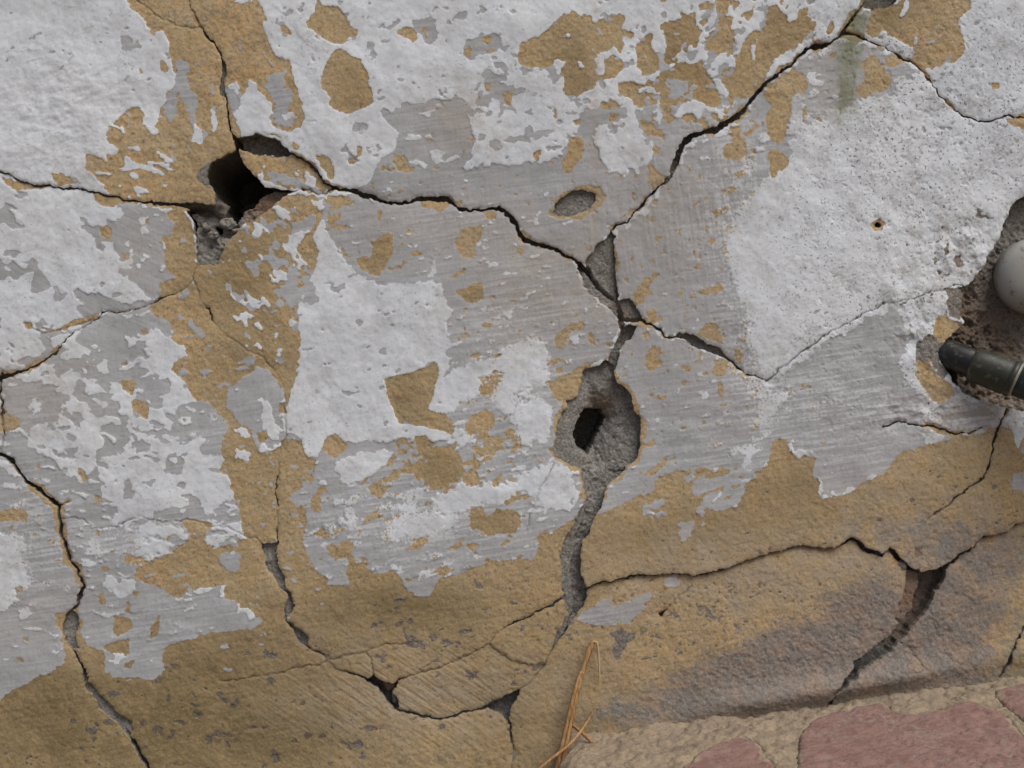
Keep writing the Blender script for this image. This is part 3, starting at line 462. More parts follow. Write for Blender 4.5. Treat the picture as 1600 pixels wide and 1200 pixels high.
# scatter of small flakes: from class, to class, zone centre and radii, flake size, stretch, angle, share
SPECKS = [
 ('W', 'O', 1140, 60, 110, 80, 11, 1.5, -60, .34), ('W', 'G', 1130, 90, 120, 100, 8, 1.3, -50, .25),
 ('W', 'G', 600, 60, 420, 90, 7, 1.4, 0, .07), ('W', 'G', 830, 180, 120, 80, 8, 1.5, 0, .22), ('W', 'G', 120, 440, 190, 130, 12, 1.8, 20, .17),
 ('W', 'G', 100, 560, 160, 80, 11, 1.8, -25, .28), ('W', 'G', 200, 720, 190, 120, 9, 2.2, 10, .15), ('W', 'G', 140, 640, 130, 90, 8, 1.6, 30, .25),
 ('W', 'G', 580, 560, 130, 130, 7, 1.8, -10, .06), ('W', 'G', 960, 230, 80, 70, 8, 1.3, 0, .08),
 ('G', 'O', 1080, 400, 150, 200, 4.5, 1.6, 80, .085), ('G', 'O', 1060, 640, 160, 140, 5, 1.8, -10, .05), ('G', 'O', 1060, 760, 90, 50, 8, 2.2, -20, .34),
 ('G', 'O', 640, 770, 200, 110, 9, 1.8, -15, .17), ('G', 'O', 1110, 190, 80, 50, 10, 1.4, 0, .25), ('G', 'O', 720, 230, 130, 80, 6, 1.5, 0, .05),
 ('G', 'O', 560, 350, 90, 70, 7, 2, 0, .10), ('G', 'O', 800, 640, 120, 160, 8, 1.6, -20, .08), ('G', 'O', 760, 590, 80, 80, 8, 1.6, -20, .1),
 ('G', 'W', 800, 600, 120, 200, 5, 2.6, -14, .15), ('G', 'W', 640, 820, 210, 100, 5, 3, -14, .17), ('G', 'W', 1040, 560, 200, 250, 4, 2.5, -10, .02),
 ('G', 'W', 60, 850, 90, 130, 6, 3, 8, .15), ('G', 'W', 210, 850, 130, 70, 6, 2.4, 8, .16), ('G', 'W', 250, 960, 150, 80, 4, 3, -8, .07),
 ('G', 'W', 1250, 260, 130, 120, 9, 2, -10, .3), ('G', 'W', 330, 660, 100, 70, 7, 1.5, 0, .14), ('G', 'W', 220, 390, 60, 70, 6, 1.3, 0, .12),
 ('G', 'W', 1180, 640, 60, 140, 8, 2, -20, .3), ('G', 'W', 680, 340, 140, 50, 6, 2, 0, .07), ('G', 'W', 640, 230, 70, 70, 8, 2, 0, .12),
 ('O', 'G', 300, 150, 100, 90, 6, 2, 70, .07), ('O', 'W', 440, 400, 70, 110, 8, 1.6, 50, .2), ('O', 'G', 440, 410, 70, 110, 9, 1.6, 50, .26),
 ('O', 'W', 200, 260, 60, 50, 7, 2, 10, .2), ('O', 'G', 330, 600, 80, 220, 7, 1.4, 0, .06), ('O', 'G', 900, 50, 90, 50, 5, 1.3, 0, .05),
 ('O', 'G', 1080, 120, 80, 60, 7, 1.5, 0, .16), ('O', 'G', 650, 720, 80, 40, 6, 1.4, 0, .14), ('O', 'G', 1450, 50, 70, 50, 6, 1.4, -50, .06),
 ('O', 'G', 430, 840, 60, 120, 7, 1.5, 0, .06), ('O', 'G', 230, 980, 120, 70, 8, 2.5, -8, .07), ('O', 'C', 700, 990, 160, 60, 7, 2, -15, .08),
 ('O', 'C', 1080, 960, 160, 70, 4, 1.5, -15, .09), ('O', 'C', 1200, 900, 160, 110, 4, 1.5, -15, .03), ('O', 'C', 1480, 800, 140, 120, 5, 1.5, -20, .025),
 ('O', 'C', 480, 1150, 250, 60, 8, 1.7, 10, .05), ('O', 'C', 250, 1120, 260, 90, 7, 1.7, 10, .04), ('W', 'C', 1470, 480, 60, 60, 7, 1.5, 0, .05),
 ('W', 'C', 1440, 360, 130, 90, 4, 1.3, 0, .02), ('W', 'G', 1480, 90, 150, 160, 5, 1.4, -20, .05), ('W', 'G', 1330, 620, 180, 90, 6, 1.8, -15, .16),
]
# loose stain fields: channel, centre, radii, strength   (R grime, G green growth, B cement showing through, A tan wash)
STAINS = [
 ('R', 150, 1150, 300, 90, .58), ('R', 420, 1140, 120, 50, .35), ('R', 520, 980, 190, 60, .32), ('R', 640, 950, 130, 40, .45), ('R', 330, 1050, 160, 60, .35),
 ('R', 820, 1130, 90, 90, .3), ('R', 1000, 850, 140, 60, .35), ('R', 1130, 830, 130, 40, .4), ('R', 1250, 760, 80, 40, .35), ('R', 390, 470, 60, 130, .35),
 ('R', 330, 400, 60, 70, .35), ('R', 560, 130, 45, 60, .28), ('R', 560, 50, 30, 30, .05), ('R', 640, 620, 45, 50, .4), ('R', 690, 735, 40, 30, .5), ('R', 775, 815, 45, 25, .5),
 ('R', 900, 70, 50, 50, .35), ('R', 1050, 60, 50, 50, .4), ('R', 900, 140, 40, 25, .35), ('R', 1080, 130, 60, 50, .35), ('R', 1230, 50, 60, 50, .3), ('R', 410, 710, 50, 130, .3),
 ('R', 1380, 800, 120, 70, .3), ('R', 1560, 780, 80, 90, .3), ('R', 330, 260, 60, 50, .2), ('R', 1390, 20, 40, 20, .6), ('R', 740, 460, 25, 20, .5), ('R', 590, 395, 25, 35, .35),
 ('R', 60, 1080, 120, 40, .3), ('R', 1000, 950, 60, 40, -.2), ('R', 270, 1150, 60, 50, .3), ('R', 470, 1160, 60, 40, .5), ('R', 1250, 1100, 180, 26, .4), ('R', 1490, 1060, 80, 24, .7), ('R', 1340, 1090, 40, 22, .4), ('R', 1000, 1128, 120, 16, .6),
 ('G', 1330, 85, 15, 45, 1.0), ('G', 1322, 130, 14, 55, 1.0), ('G', 1342, 40, 16, 22, .7), ('G', 1590, 1040, 25, 60, .4), ('G', 1330, 1105, 40, 16, .35), ('G', 1540, 570, 40, 25, .0),
 ('B', 1150, 1080, 140, 50, .9), ('B', 1260, 1045, 140, 60, 1.0), ('B', 1350, 1005, 100, 55, 1.0), ('B', 1500, 960, 130, 110, .85), ('B', 1420, 1085, 200, 50, 1.0), ('B', 1000, 1120, 110, 36, .7),
 ('B', 1570, 860, 80, 50, .5), ('B', 1350, 940, 60, 40, .5), ('B', 1220, 980, 60, 30, .3), ('B', 1140, 925, 90, 30, .3), ('B', 1440, 830, 90, 40, .3), ('B', 1350, 790, 60, 40, .22),
 ('A', 720, 190, 60, 45, .6), ('A', 850, 450, 110, 90, .6), ('A', 1040, 330, 100, 110, .45), ('A', 700, 350, 160, 50, .35), ('A', 930, 200, 8, 330, .5), ('A', 60, 640, 80, 40, .4),
 ('A', 1100, 560, 110, 80, .2), ('A', 50, 570, 90, 40, .3), ('A', 60, 960, 90, 70, .25), ('A', 1300, 130, 60, 60, .4), ('A', 1480, 420, 70, 80, .25), ('A', 1490, 640, 70, 40, .5), ('A', 1560, 650, 60, 30, .5),
 ('A', 1180, 900, 260, 60, .75), ('A', 1440, 820, 150, 80, .8), ('A', 1100, 850, 120, 40, .4), ('A', 700, 1080, 140, 50, .6), ('A', 560, 1110, 160, 50, .5), ('A', 960, 1080, 120, 60, .5), ('A', 560, 1000, 120, 40, .3), ('A', 1530, 930, 80, 90, .6),
 ('B', 1150, 880, 260, 60, .22), ('B', 1400, 820, 140, 60, .2), ('A', 450, 620, 8, 60, .3), ('A', 220, 400, 50, 60, .25), ('A', 150, 250, 60, 40, .2),
]
# ---------------------------------------------------------------- materials
def mat(name):
    m = bpy.data.materials.new(name); m.use_nodes = True
    t = m.node_tree; t.nodes.clear()
    out = t.nodes.new('ShaderNodeOutputMaterial'); b = t.nodes.new('ShaderNodeBsdfPrincipled')
    t.links.new(b.outputs[0], out.inputs[0])
    return m, t, b
class NB:
    """small helper for node graphs"""
    def __init__(s, t): s.t = t
    def _in(s, sock, v):
        if v is None: return
        if hasattr(v, 'is_output'): s.t.links.new(v, sock)
        else:
            if isinstance(v, tuple) and len(v) == 3 and sock.type == 'RGBA': v = v + (1,)
            sock.default_value = v
    def math(s, op, a, b=None, c=None, clamp=False):
        n = s.t.nodes.new('ShaderNodeMath'); n.operation = op; n.use_clamp = clamp
        for i, v in enumerate((a, b, c)):
            if v is not None: s._in(n.inputs[i], v)
        return n.outputs[0]
    def mix(s, f, a, b, mode='MIX'):
        n = s.t.nodes.new('ShaderNodeMix'); n.data_type = 'RGBA'; n.blend_type = mode
        s._in(n.inputs[0], f); s._in(n.inputs[6], a); s._in(n.inputs[7], b)
        return n.outputs[2]
    def step(s, v, lo, hi):
        n = s.t.nodes.new('ShaderNodeMapRange'); n.interpolation_type = 'SMOOTHSTEP'
        s._in(n.inputs[0], v); s._in(n.inputs[1], lo); s._in(n.inputs[2], hi)
        return n.outputs[0]
    def noise(s, vec, scale, det=3, rough=.55):
        n = s.t.nodes.new('ShaderNodeTexNoise'); n.inputs['Scale'].default_value = scale
        n.inputs['Detail'].default_value = det; n.inputs['Roughness'].default_value = rough
        s._in(n.inputs['Vector'], vec); return n.outputs[0]
    def attr(s, name):
        n = s.t.nodes.new('ShaderNodeAttribute'); n.attribute_name = name
        q = s.t.nodes.new('ShaderNodeSeparateColor'); s.t.links.new(n.outputs['Color'], q.inputs[0])
        return q.outputs[0], q.outputs[1], q.outputs[2], n.outputs['Alpha'], n.outputs['Fac']
    def bump(s, h, dist, strength=1.0, nrm=None):
        n = s.t.nodes.new('ShaderNodeBump'); n.inputs['Distance'].default_value = dist
        n.inputs['Strength'].default_value = strength; s._in(n.inputs['Height'], h)
        if nrm is not None: s._in(n.inputs['Normal'], nrm)
        return n.outputs[0]
    def pos(s):
        return s.t.nodes.new('ShaderNodeNewGeometry').outputs['Position']
    def mapv(s, v, rot=(0, 0, 0), sc=(1, 1, 1)):
        n = s.t.nodes.new('ShaderNodeMapping'); s._in(n.inputs[0], v)
        n.inputs['Rotation'].default_value = rot; n.inputs['Scale'].default_value = sc
        return n.outputs[0]

def wall_material():
    m, t, b = mat('old_painted_plaster'); k = NB(t)
    p = k.pos()
    w, g, c, rough, _ = k.attr('mask'); sr, sg, sb, sa, _ = k.attr('stain'); streak, tint, fine, wash, _ = k.attr('relief')
    n1 = k.noise(p, 560, 3, .7); n2 = k.noise(p, 240, 5, .65); n3 = k.noise(p, 55, 5, .6); n4 = k.noise(p, 14, 4, .55)
    e1 = k.noise(p, 420, 3, .65)
    e = k.math('ADD', k.math('MULTIPLY', k.math('SUBTRACT', n1, .5), .7), k.math('MULTIPLY', k.math('SUBTRACT', e1, .5), 1.1))
    gw = k.math('ADD', g, w)
    e = k.math('MULTIPLY', e, k.math('MULTIPLY_ADD', wash, .9, .8))
    soft = k.math('MULTIPLY_ADD', wash, .22, .03)
    lo, hi = k.math('SUBTRACT', .5, soft), k.math('ADD', .5, soft)
    wm = k.step(k.math('ADD', w, e), lo, hi); gm = k.step(k.math('ADD', gw, e), .46, .54); cm = k.step(k.math('ADD', c, e), .40, .60)
    # bare ochre plaster
    oc = k.mix(k.step(n3, .32, .68), WALLCOL['ochre'], WALLCOL['ochre_pale'])
    oc = k.mix(k.step(k.math('ADD', k.math('MULTIPLY', n2, .6), k.math('MULTIPLY', n4, .4)), .50, .66), oc, WALLCOL['ochre_orange'])
    oc = k.mix(k.math('MULTIPLY', k.step(n1, .52, .64), .55), oc, WALLCOL['ochre_light'])
    oc = k.mix(k.math('MULTIPLY', k.step(n2, .48, .36), .50), oc, (.27, .19, .10))
    gr = k.math('MULTIPLY', sr, k.step(k.math('ADD', k.math('MULTIPLY', n2, .5), k.math('MULTIPLY', n3, .5)), .25, .62))
    gr = k.math('ADD', gr, k.math('MULTIPLY', sr, .35), clamp=True)
    oc = k.mix(gr, oc, WALLCOL['grime'])
    oc = k.mix(k.math('MULTIPLY', k.step(n1, .53, .68), k.math('MULTIPLY', sr, .75)), oc, (.36, .275, .15))
    oc = k.mix(k.math('MULTIPLY', sa, k.step(n3, .25, .62)), oc, (.40, .325, .235))
    bt = k.math('ADD', sb, k.math('ADD', k.math('MULTIPLY', k.math('SUBTRACT', n2, .5), 1.3), k.math('MULTIPLY', k.math('SUBTRACT', n3, .5), 1.1)))
    bm = k.math('MULTIPLY', k.step(bt, .30, .92), k.step(sb, .02, .2))
    cem = k.mix(k.step(n3, .38, .62), WALLCOL['pink_cement'], WALLCOL['grey_cement'])
    cem = k.mix(k.math('MULTIPLY', k.step(n1, .52, .70), .55), cem, WALLCOL['sand'])
    cem = k.mix(k.math('MULTIPLY', k.step(n2, .50, .36), .5), cem, (.10, .085, .075))
    oc = k.mix(bm, oc, cem)
    oc = k.mix(k.math('MULTIPLY', k.step(n1, .44, .33), .60), oc, (.14, .10, .06))
    # grey undercoat with brush streaks
    ga = k.mix(streak, WALLCOL['grey_dark'], WALLCOL['grey_light'])
    ga = k.mix(k.math('MULTIPLY', k.step(n3, .35, .7), .35), ga, WALLCOL['grey_mid'])
    ga = k.mix(k.math('MULTIPLY', sa, k.step(n3, .2, .7)), ga, WALLCOL['tan'])
    ga = k.mix(k.math('MULTIPLY', k.step(n2, .48, .30), .42), ga, (.28, .262, .25))
    ga = k.mix(k.math('MULTIPLY', k.step(n1, .44, .30), .40), ga, (.22, .20, .185))
    sc = k.math('ADD', k.math('MULTIPLY', streak, .42), k.math('ADD', k.math('MULTIPLY', e1, .55), k.math('MULTIPLY', n3, .35)))
    ga = k.mix(k.math('MULTIPLY', k.step(sc, .60, .82), wash), ga, WALLCOL['white_dirty'])
    # white top coat
    wh = k.mix(k.step(n4, .3, .7), WALLCOL['white'], WALLCOL['white_blue'])
    wh = k.mix(k.math('MULTIPLY', k.step(n3, .44, .66), .50), wh, WALLCOL['white_dirty'])
    wh = k.mix(k.math('MULTIPLY', k.step(n2, .50, .68), .50), wh, WALLCOL['white_dirty'])
    wh = k.mix(k.math('MULTIPLY', k.step(n2, .42, .30), .6), wh, (.80, .803, .805))
    wh = k.mix(k.math('MULTIPLY', k.step(k.math('ADD', k.math('MULTIPLY', n3, .5), k.math('MULTIPLY', e1, .5)), .50, .62), k.math('MULTIPLY_ADD', rough, .55, .12)), wh, (.40, .395, .40))
    wh = k.mix(k.math('MULTIPLY', sa, k.step(n3, .3, .65)), wh, WALLCOL['tan'])
    sp = k.noise(p, 480, 2, .5)
    wh = k.mix(k.math('MULTIPLY', k.step(sp, .62, .69), k.math('MULTIPLY_ADD', rough, .75, .18)), wh, (.17, .165, .17))
    # cement behind the plaster
    ce = k.mix(k.step(n2, .3, .7), WALLCOL['mortar_dark'], WALLCOL['mortar'])
    ce = k.mix(k.math('MULTIPLY', k.step(n1, .50, .66), .7), ce, WALLCOL['mortar_light'])
    ce = k.mix(k.math('MULTIPLY', k.step(n1, .44, .30), .7), ce, (.07, .06, .05))
    ce = k.mix(k.math('MULTIPLY', sa, k.step(n3, .15, .6)), ce, WALLCOL['red_rubble'])
    ce = k.mix(k.math('MULTIPLY', sr, .7), ce, WALLCOL['soil_and_shade'])  # soil brown, and shade put into the colour of the hole walls
    col = k.mix(gm, oc, ga); col = k.mix(wm, col, wh); col = k.mix(cm, col, ce)
    gt = k.math('MULTIPLY', sg, k.step(k.math('ADD', k.math('MULTIPLY', n2, .5), k.math('MULTIPLY', n3, .5)), .28, .60))
    col = k.mix(k.math('MULTIPLY', gt, .85), col, WALLCOL['green'])
    col = k.mix(tint, col, WALLCOL['crack_brown'])  # dark brown tint on hairlines, crazing, crack beds and crack edges
    k._in(b.inputs['Base Color'], col)
    b.inputs['Roughness'].default_value = .92; b.inputs['Specular IOR Level'].default_value = .18
    # fine relief: paint film edges, sand grains, brush lines
    film = k.math('ADD', k.math('MULTIPLY', gm, .25), k.math('MULTIPLY', wm, .30))
    film = k.math('MULTIPLY', film, k.math('SUBTRACT', 1.0, cm))
    film = k.math('MULTIPLY', film, k.math('SUBTRACT', 1.0, k.math('MULTIPLY', wash, .8)))
    h = k.math('MULTIPLY_ADD', n1, k.math('MULTIPLY_ADD', fine, 1.3, .22), k.math('MULTIPLY', n2, .40))
    h = k.math('MULTIPLY_ADD', k.math('MULTIPLY', cm, n2), .9, h)
    h = k.math('MULTIPLY_ADD', k.math('MULTIPLY', cm, n1), .9, h)
    h = k.math('ADD', h, film)
    h = k.math('ADD', h, k.math('MULTIPLY', streak, .08))
    k._in(b.inputs['Normal'], k.bump(h, .00045, .8))
    return m
WALLCOL = dict(ochre=(.465, .332, .178), ochre_pale=(.45, .352, .220), ochre_orange=(.565, .36, .172), ochre_light=(.58, .475, .315), grime=(.228, .170, .085),
    pink_cement=(.305, .240, .195), grey_cement=(.24, .218, .195), sand=(.43, .37, .29), grey_dark=(.385, .385, .39), grey_light=(.445, .449, .462), grey_mid=(.43, .437, .458),
    tan=(.40, .325, .235), white=(.715, .735, .76), white_blue=(.68, .71, .75), white_dirty=(.59, .597, .605), mortar_dark=(.17, .16, .143), mortar=(.265, .25, .225), mortar_light=(.41, .385, .35),
    red_rubble=(.27, .175, .115), soil_and_shade=(.095, .065, .042), green=(.19, .205, .11), crack_brown=(.125, .098, .074))

# ---------------------------------------------------------------- the surveyed wall as a relief
STEP = 1.4
GX = np.arange(-28, 1706, STEP); GY = np.arange(-28, 1232, STEP)
NX, NY = len(GX), len(GY)
X, Y = np.meshgrid(GX, GY)

def inside(poly, x, y):
    r = np.zeros(x.shape, bool)
    px, py = poly[:, 0], poly[:, 1]
    for i in range(len(poly)):
        x1, y1 = px[i - 1], py[i - 1]; x2, y2 = px[i], py[i]
        if y1 == y2: continue
        r ^= ((y1 > y) != (y2 > y)) & (x < (x2 - x1) * (y - y1) / (y2 - y1) + x1)
    return r
def window(x0, x1, y0, y1):
    i0 = max(0, int((x0 - GX[0]) / STEP)); i1 = min(NX, int((x1 - GX[0]) / STEP) + 2)
    j0 = max(0, int((y0 - GY[0]) / STEP)); j1 = min(NY, int((y1 - GY[0]) / STEP) + 2)
    if i1 <= i0 or j1 <= j0: return None
    return slice(j0, j1), slice(i0, i1)
def segdist(x, y, a, b):
    dx, dy = b[0] - a[0], b[1] - a[1]
    t = np.clip(((x - a[0]) * dx + (y - a[1]) * dy) / (dx * dx + dy * dy + 1e-9), 0, 1)
    return np.hypot(x - a[0] - t * dx, y - a[1] - t * dy), t

# ragged edges: everything is looked up through slightly displaced coordinates
JX = fbm(X, Y, 14, 11, 3) * 2.3 + fbm(X, Y, 5, 12, 2) * 1.0; JY = fbm(X, Y, 14, 21, 3) * 2.3 + fbm(X, Y, 5, 22, 2) * 1.0
CX, CY = X + JX, Y + JY
gap = np.full((NY, NX), 24.0); deep = np.full((NY, NX), -4.0); part_id = np.zeros((NY, NX), np.int16)
wid = fbm(X, Y, 20, 31, 3, .7); hair = np.full((NY, NX), 24.0); mid = np.full((NY, NX), 24.0)
for line in CRACKS:
    for a, b in zip(line[:-1], line[1:]):
        s = window(min(a[0], b[0]) - 26, max(a[0], b[0]) + 26, min(a[1], b[1]) - 26, max(a[1], b[1]) + 26)
        if s is None: continue
        d, t = segdist(CX[s], CY[s], a, b)
        w = a[2] + (b[2] - a[2]) * t
        mid[s] = np.minimum(mid[s], d)
        if a[2] + b[2] < 4.7:                       # hairline: the slabs part here but do not gape
            hair[s] = np.minimum(hair[s], d); continue
        d = d - np.maximum(w * (.70 + .16 * np.minimum(w / 8, 1)) * (1 + .45 * wid[s]), 2.05) * .5
        near = d < gap[s]
        gap[s] = np.where(near, d, gap[s])
        deep[s] = np.where(near, -np.minimum(22, 1.4 + 2.5 * np.maximum(0, w - 1.6)), deep[s])
for i, (nm, dp, pts) in enumerate(OPENINGS):
    poly = P(pts)
    s = window(poly[:, 0].min() - 26, poly[:, 0].max() + 26, poly[:, 1].min() - 26, poly[:, 1].max() + 26)
    x, y = CX[s], CY[s]
    d = np.full(x.shape, 1e9)
    for j in range(len(poly)):
        d = np.minimum(d, segdist(x, y, poly[j - 1], poly[j])[0])
    ins = inside(poly, x, y)
    d = np.where(ins, -d, d)
    near = (d < gap[s]) & ((d < 5) | ins)
    keep = ins & (gap[s] < -.8) & (deep[s] < dp)          # a dark crack running through shallow exposed mortar stays
    near2 = (ins & ~keep) | (near & ~ins)
    gap[s] = np.minimum(gap[s], d)
    deep[s] = np.where(near2, dp, deep[s])
    part_id[s] = np.where(ins | (near & (d < 4)), i + 1, part_id[s])

# ---- paint layers
WX = fbm(X, Y, 22, 41, 4, .6) * 3.2 + fbm(X, Y, 6, 43, 2) * 1.7; WY = fbm(X, Y, 22, 51, 4, .6) * 3.2 + fbm(X, Y, 6, 53, 2) * 1.7
CLS = {'O': 0, 'G': 1, 'W': 2, 'C': 3}
lab = np.full((NY, NX), 2, np.int8)
for row in PAINT.strip().split('\n'):
    c, r, pts = row.split(' ', 2)
    poly = P(pts); r = float(r)
    pad = 8 * r + 4
    s = window(poly[:, 0].min() - pad, poly[:, 0].max() + pad, poly[:, 1].min() - pad, poly[:, 1].max() + pad)
    if s is None: continue
    ins = inside(poly, X[s] + WX[s] * r, Y[s] + WY[s] * r)
    lab[s] = np.where(ins, CLS[c], lab[s])
# along the top of the bare band at the wall's foot the grey undercoat shows, not white
o3 = P(next(r for r in PAINT.strip().split('\n') if r.startswith('O 1 -60,1110')).split(' ', 2)[2])
for j in range(1, len(o3)):
    a, b = o3[j - 1], o3[j]
    if max(a[0], b[0]) > 1165 or min(a[1], b[1]) > 1180: continue
    s = window(min(a[0], b[0]) - 16, max(a[0], b[0]) + 16, min(a[1], b[1]) - 16, max(a[1], b[1]) + 16)
    if s is None: continue
    lab[s] = np.where((segdist(X[s] + WX[s], Y[s] + WY[s], a, b)[0] < 14) & (lab[s] == 2), 1, lab[s])
base = lab.copy()
for n, (c0, c1, x, y, rx, ry, size, stretch, ang, share) in enumerate(SPECKS):
    s = window(x - rx * 1.5, x + rx * 1.5, y - ry * 1.5, y + ry * 1.5)
    xs, ys = X[s], Y[s]
    ca, sa = math.cos(math.radians(ang)), math.sin(math.radians(ang))
    u = (xs * ca + ys * sa) / stretch; v = -xs * sa + ys * ca
    f = fbm(u + 40 * n, v + 31 * n, size * 1.5, 60 + n, 3, .55)
    fall = np.exp(-(((xs - x) / rx) ** 2 + ((ys - y) / ry) ** 2) * .9)
    rank = np.empty(f.size); rank[np.argsort(f.ravel())] = np.arange(f.size) / f.size
    hit = (rank.reshape(f.shape) > 1 - share * fall) & (base[s] == CLS[c0]) & (fall > .12)
    lab[s] = np.where(hit, CLS[c1], lab[s])
# paint has flaked off along many broken edges
rim = fbm(X, Y, 30, 71, 3); rimw = 1.5 + 5 * sstep(.05, .9, rim)
fl = (gap < rimw) & (rim > .02) & (lab > 0) & (lab < 3) & (part_id == 0)
lab[fl] = 0
cr = next(i for i, o in enumerate(OPENINGS) if o[0] == 'crater')
pcr = P(OPENINGS[cr][2])
s = window(840, 1030, 540, 780)
dcr = np.full(X[s].shape, 1e9)
for j in range(len(pcr)):
    dcr = np.minimum(dcr, segdist(CX[s], CY[s], pcr[j - 1], pcr[j])[0])
lab[s] = np.where((dcr < 5.2 + 3.0 * fbm(X[s], Y[s], 16, 73, 2)) & (lab[s] > 0) & (Y[s] > 575), 0, lab[s])

SR_, SG_, SB_, SA_ = (np.zeros((NY, NX)) for _ in range(4))
for c, x, y, rx, ry, a in STAINS:
    s = window(x - rx * 2, x + rx * 2, y - ry * 2, y + ry * 2)
    if s is None: continue
    f = a * np.exp(-(((X[s] + 2 * WX[s] - x) / rx) ** 2 + ((Y[s] + 2 * WY[s] - y) / ry) ** 2))
    {'R': SR_, 'G': SG_, 'B': SB_, 'A': SA_}[c][s] += f
SR_ += .10 * sstep(-.2, .9, fbm(X, Y, 60, 81, 3)) + .16 * sstep(820, 1000, Y) * sstep(1300, 900, X)
low = (SB_ > .05)
# ---- relief
lw = blur((lab == 2).astype(float), 1); lg = blur(((lab == 1) | (lab == 2)).astype(float), 1); lc = blur((lab == 3).astype(float), 1)
mw0 = blur((lab == 2).astype(float), 2); mw = mw0; mg = blur((lab == 1).astype(float), 2)
rightgrit = sstep(1150, 1330, X) * sstep(760, 640, Y) * sstep(-40, 60, Y)
def brush(ang, seed, sc=3.2, ln=16):
    c, q = math.cos(math.radians(ang)), math.sin(math.radians(ang))
    return fbm((X * c + Y * q) / ln, -X * q + Y * c, sc, seed, 3, .6)
z1 = np.exp(-((X - 650) / 260) ** 2 - ((Y - 1090) / 120) ** 2) + np.exp(-((X - 250) / 260) ** 2 - ((Y - 1160) / 120) ** 2) * .4
z2 = np.exp(-((X - 130) / 200) ** 2 - ((Y - 420) / 190) ** 2)
z3 = np.exp(-((X - 1100) / 220) ** 2 - ((Y - 330) / 160) ** 2)
bb = (brush(-8, 91) * np.clip(1 - z1 - z2, 0, 1) + brush(34, 94) * z1 + brush(24, 97) * z2) * (1 - .5 * z3) + .5 * z3 * brush(80, 99)
und = fbm(X, Y, 260, 101, 3) * 5 + fbm(X, Y, 70, 104, 2) * 1.6
h = und.copy()
h += lg * .40 + lw * .50
h += lw * (fbm(X, Y, 26, 111, 3) * .70 + fbm(X, Y, 8, 114, 2) * .24)
h += lg * (1 - lw) * (bb * .12 + (fbm(X, Y, 9, 116, 3) * .30 + brush(83, 118, 3.4, 26) * .22) * (.45 + .8 * z3) + fbm(X, Y, 34, 117, 3) * .5)
ochre = np.clip(1 - lg - lc, 0, 1)
h += ochre * (fbm(X, Y, 16, 121, 3) * .55 + fbm(X, Y, 5.5, 124, 2) * .36 + bb * (.12 + .40 * np.clip(z1, 0, 1)))
grit = np.clip(SB_, 0, 1) * ochre + lc
h += grit * (fbm(X, Y, 5, 131, 2) * .62 + fbm(X, Y, 9, 133, 2) * .28) - lc * .8
h += rightgrit * (fbm(X, Y, 6.5, 141, 2) * .20 + fbm(X, Y, 30, 145, 2) * .5 - .8 * sstep(.72, 1.05, fbm(X, Y, 7, 143, 2)))
h += 1.4 * np.exp(-((X - 1480) / 70) ** 2 - ((Y - 640) / 30) ** 2) * (1 + 1.2 * fbm(X, Y, 9, 151, 3))
h += 4.5 * np.exp(-((X - 1440) / 60) ** 2 - ((Y - 510) / 60) ** 2) * (fbm(X, Y, 24, 153, 4)) + 3.5 * np.exp(-((X - 1450) / 80) ** 2 - ((Y - 645) / 26) ** 2) * fbm(X, Y, 20, 154, 4)
h += 3.2 * np.exp(-((X - 1500) / 80) ** 2 - ((Y - 390) / 50) ** 2) * (fbm(X, Y, 16, 155, 3) - .2)
topl = np.exp(-((X - 110) / 190) ** 2 - ((Y - 190) / 130) ** 2)
h += topl * fbm(X * .9 - Y * .4, Y * 1.3 + X * .5, 15, 157, 3) * .9
# hummock in the plaster right above the step
h += 15 * np.exp(-(((Y - 1090) + (X - 1200) * .17) / 19) ** 2) * sstep(1020, 1200, X) * (1 - .6 * sstep(1380, 1520, X))
h -= 1.2 * np.exp(-np.clip(gap, 0, 50) / 2.0) + 1.8 * np.exp(-np.clip(gap, 0, 50) / 12) * sstep(-.4, .6, fbm(X, Y, 80, 161, 2))

# ---- what shows behind the missing plaster
hc = np.where(gap < 6, deep, deep)
def setdepth(pts, d, soft=0):
    poly = P(pts)
    s = window(poly[:, 0].min() - 4, poly[:, 0].max() + 4, poly[:, 1].min() - 4, poly[:, 1].max() + 4)
    hc[s] = np.where(inside(poly, CX[s], CY[s]), d, hc[s])
setdepth(OPENINGS[0][2], -190)
setdepth('290,322 334,318 350,338 344,352 318,346 300,338', -40)
setdepth('1424,520 1470,520 1500,548 1504,600 1470,600 1424,580', -90)
setdepth('290,326 312,334 326,350 338,366 352,378 348,396 338,414 300,416 298,352', -15)
setdepth('360,372 360,350 374,326 389,318 404,304 420,295 470,288 470,300 440,326 404,346 382,360', -17)
setdepth('338,352 352,344 368,352 366,372 346,384 334,368', -26)
setdepth('1414,888 1442,896 1434,930 1430,950 1412,970 1396,970 1402,945', -7)
hc = blur(hc, 1)
pin = P('917,641 930,639 943,642 947,652 942,668 933,684 926,700 920,712 910,702 901,693 897,678 901,662 909,648')
s = window(845, 1015, 540, 1030)
di = np.full(X[s].shape, 1e9)
for j in range(len(pin)):
    di = np.minimum(di, segdist(CX[s], CY[s], pin[j - 1], pin[j])[0])
isin = inside(pin, CX[s], CY[s])
right = sstep(914, 930, CX[s] + (CY[s] - 660) * -.02)
bowl = -5 - 30 * np.exp(-di / 20) * right - 3 * right - 5 * (1 - right) * np.exp(-di / 5)
chan = -6 - 7 * sstep(-2.5, 2.5, CX[s] - np.interp(CY[s], [730, 790, 840, 900, 925, 960, 1010], [921, 918, 899, 891, 894, 895, 872]))
bowl = np.where(CY[s] > 735, chan, bowl)
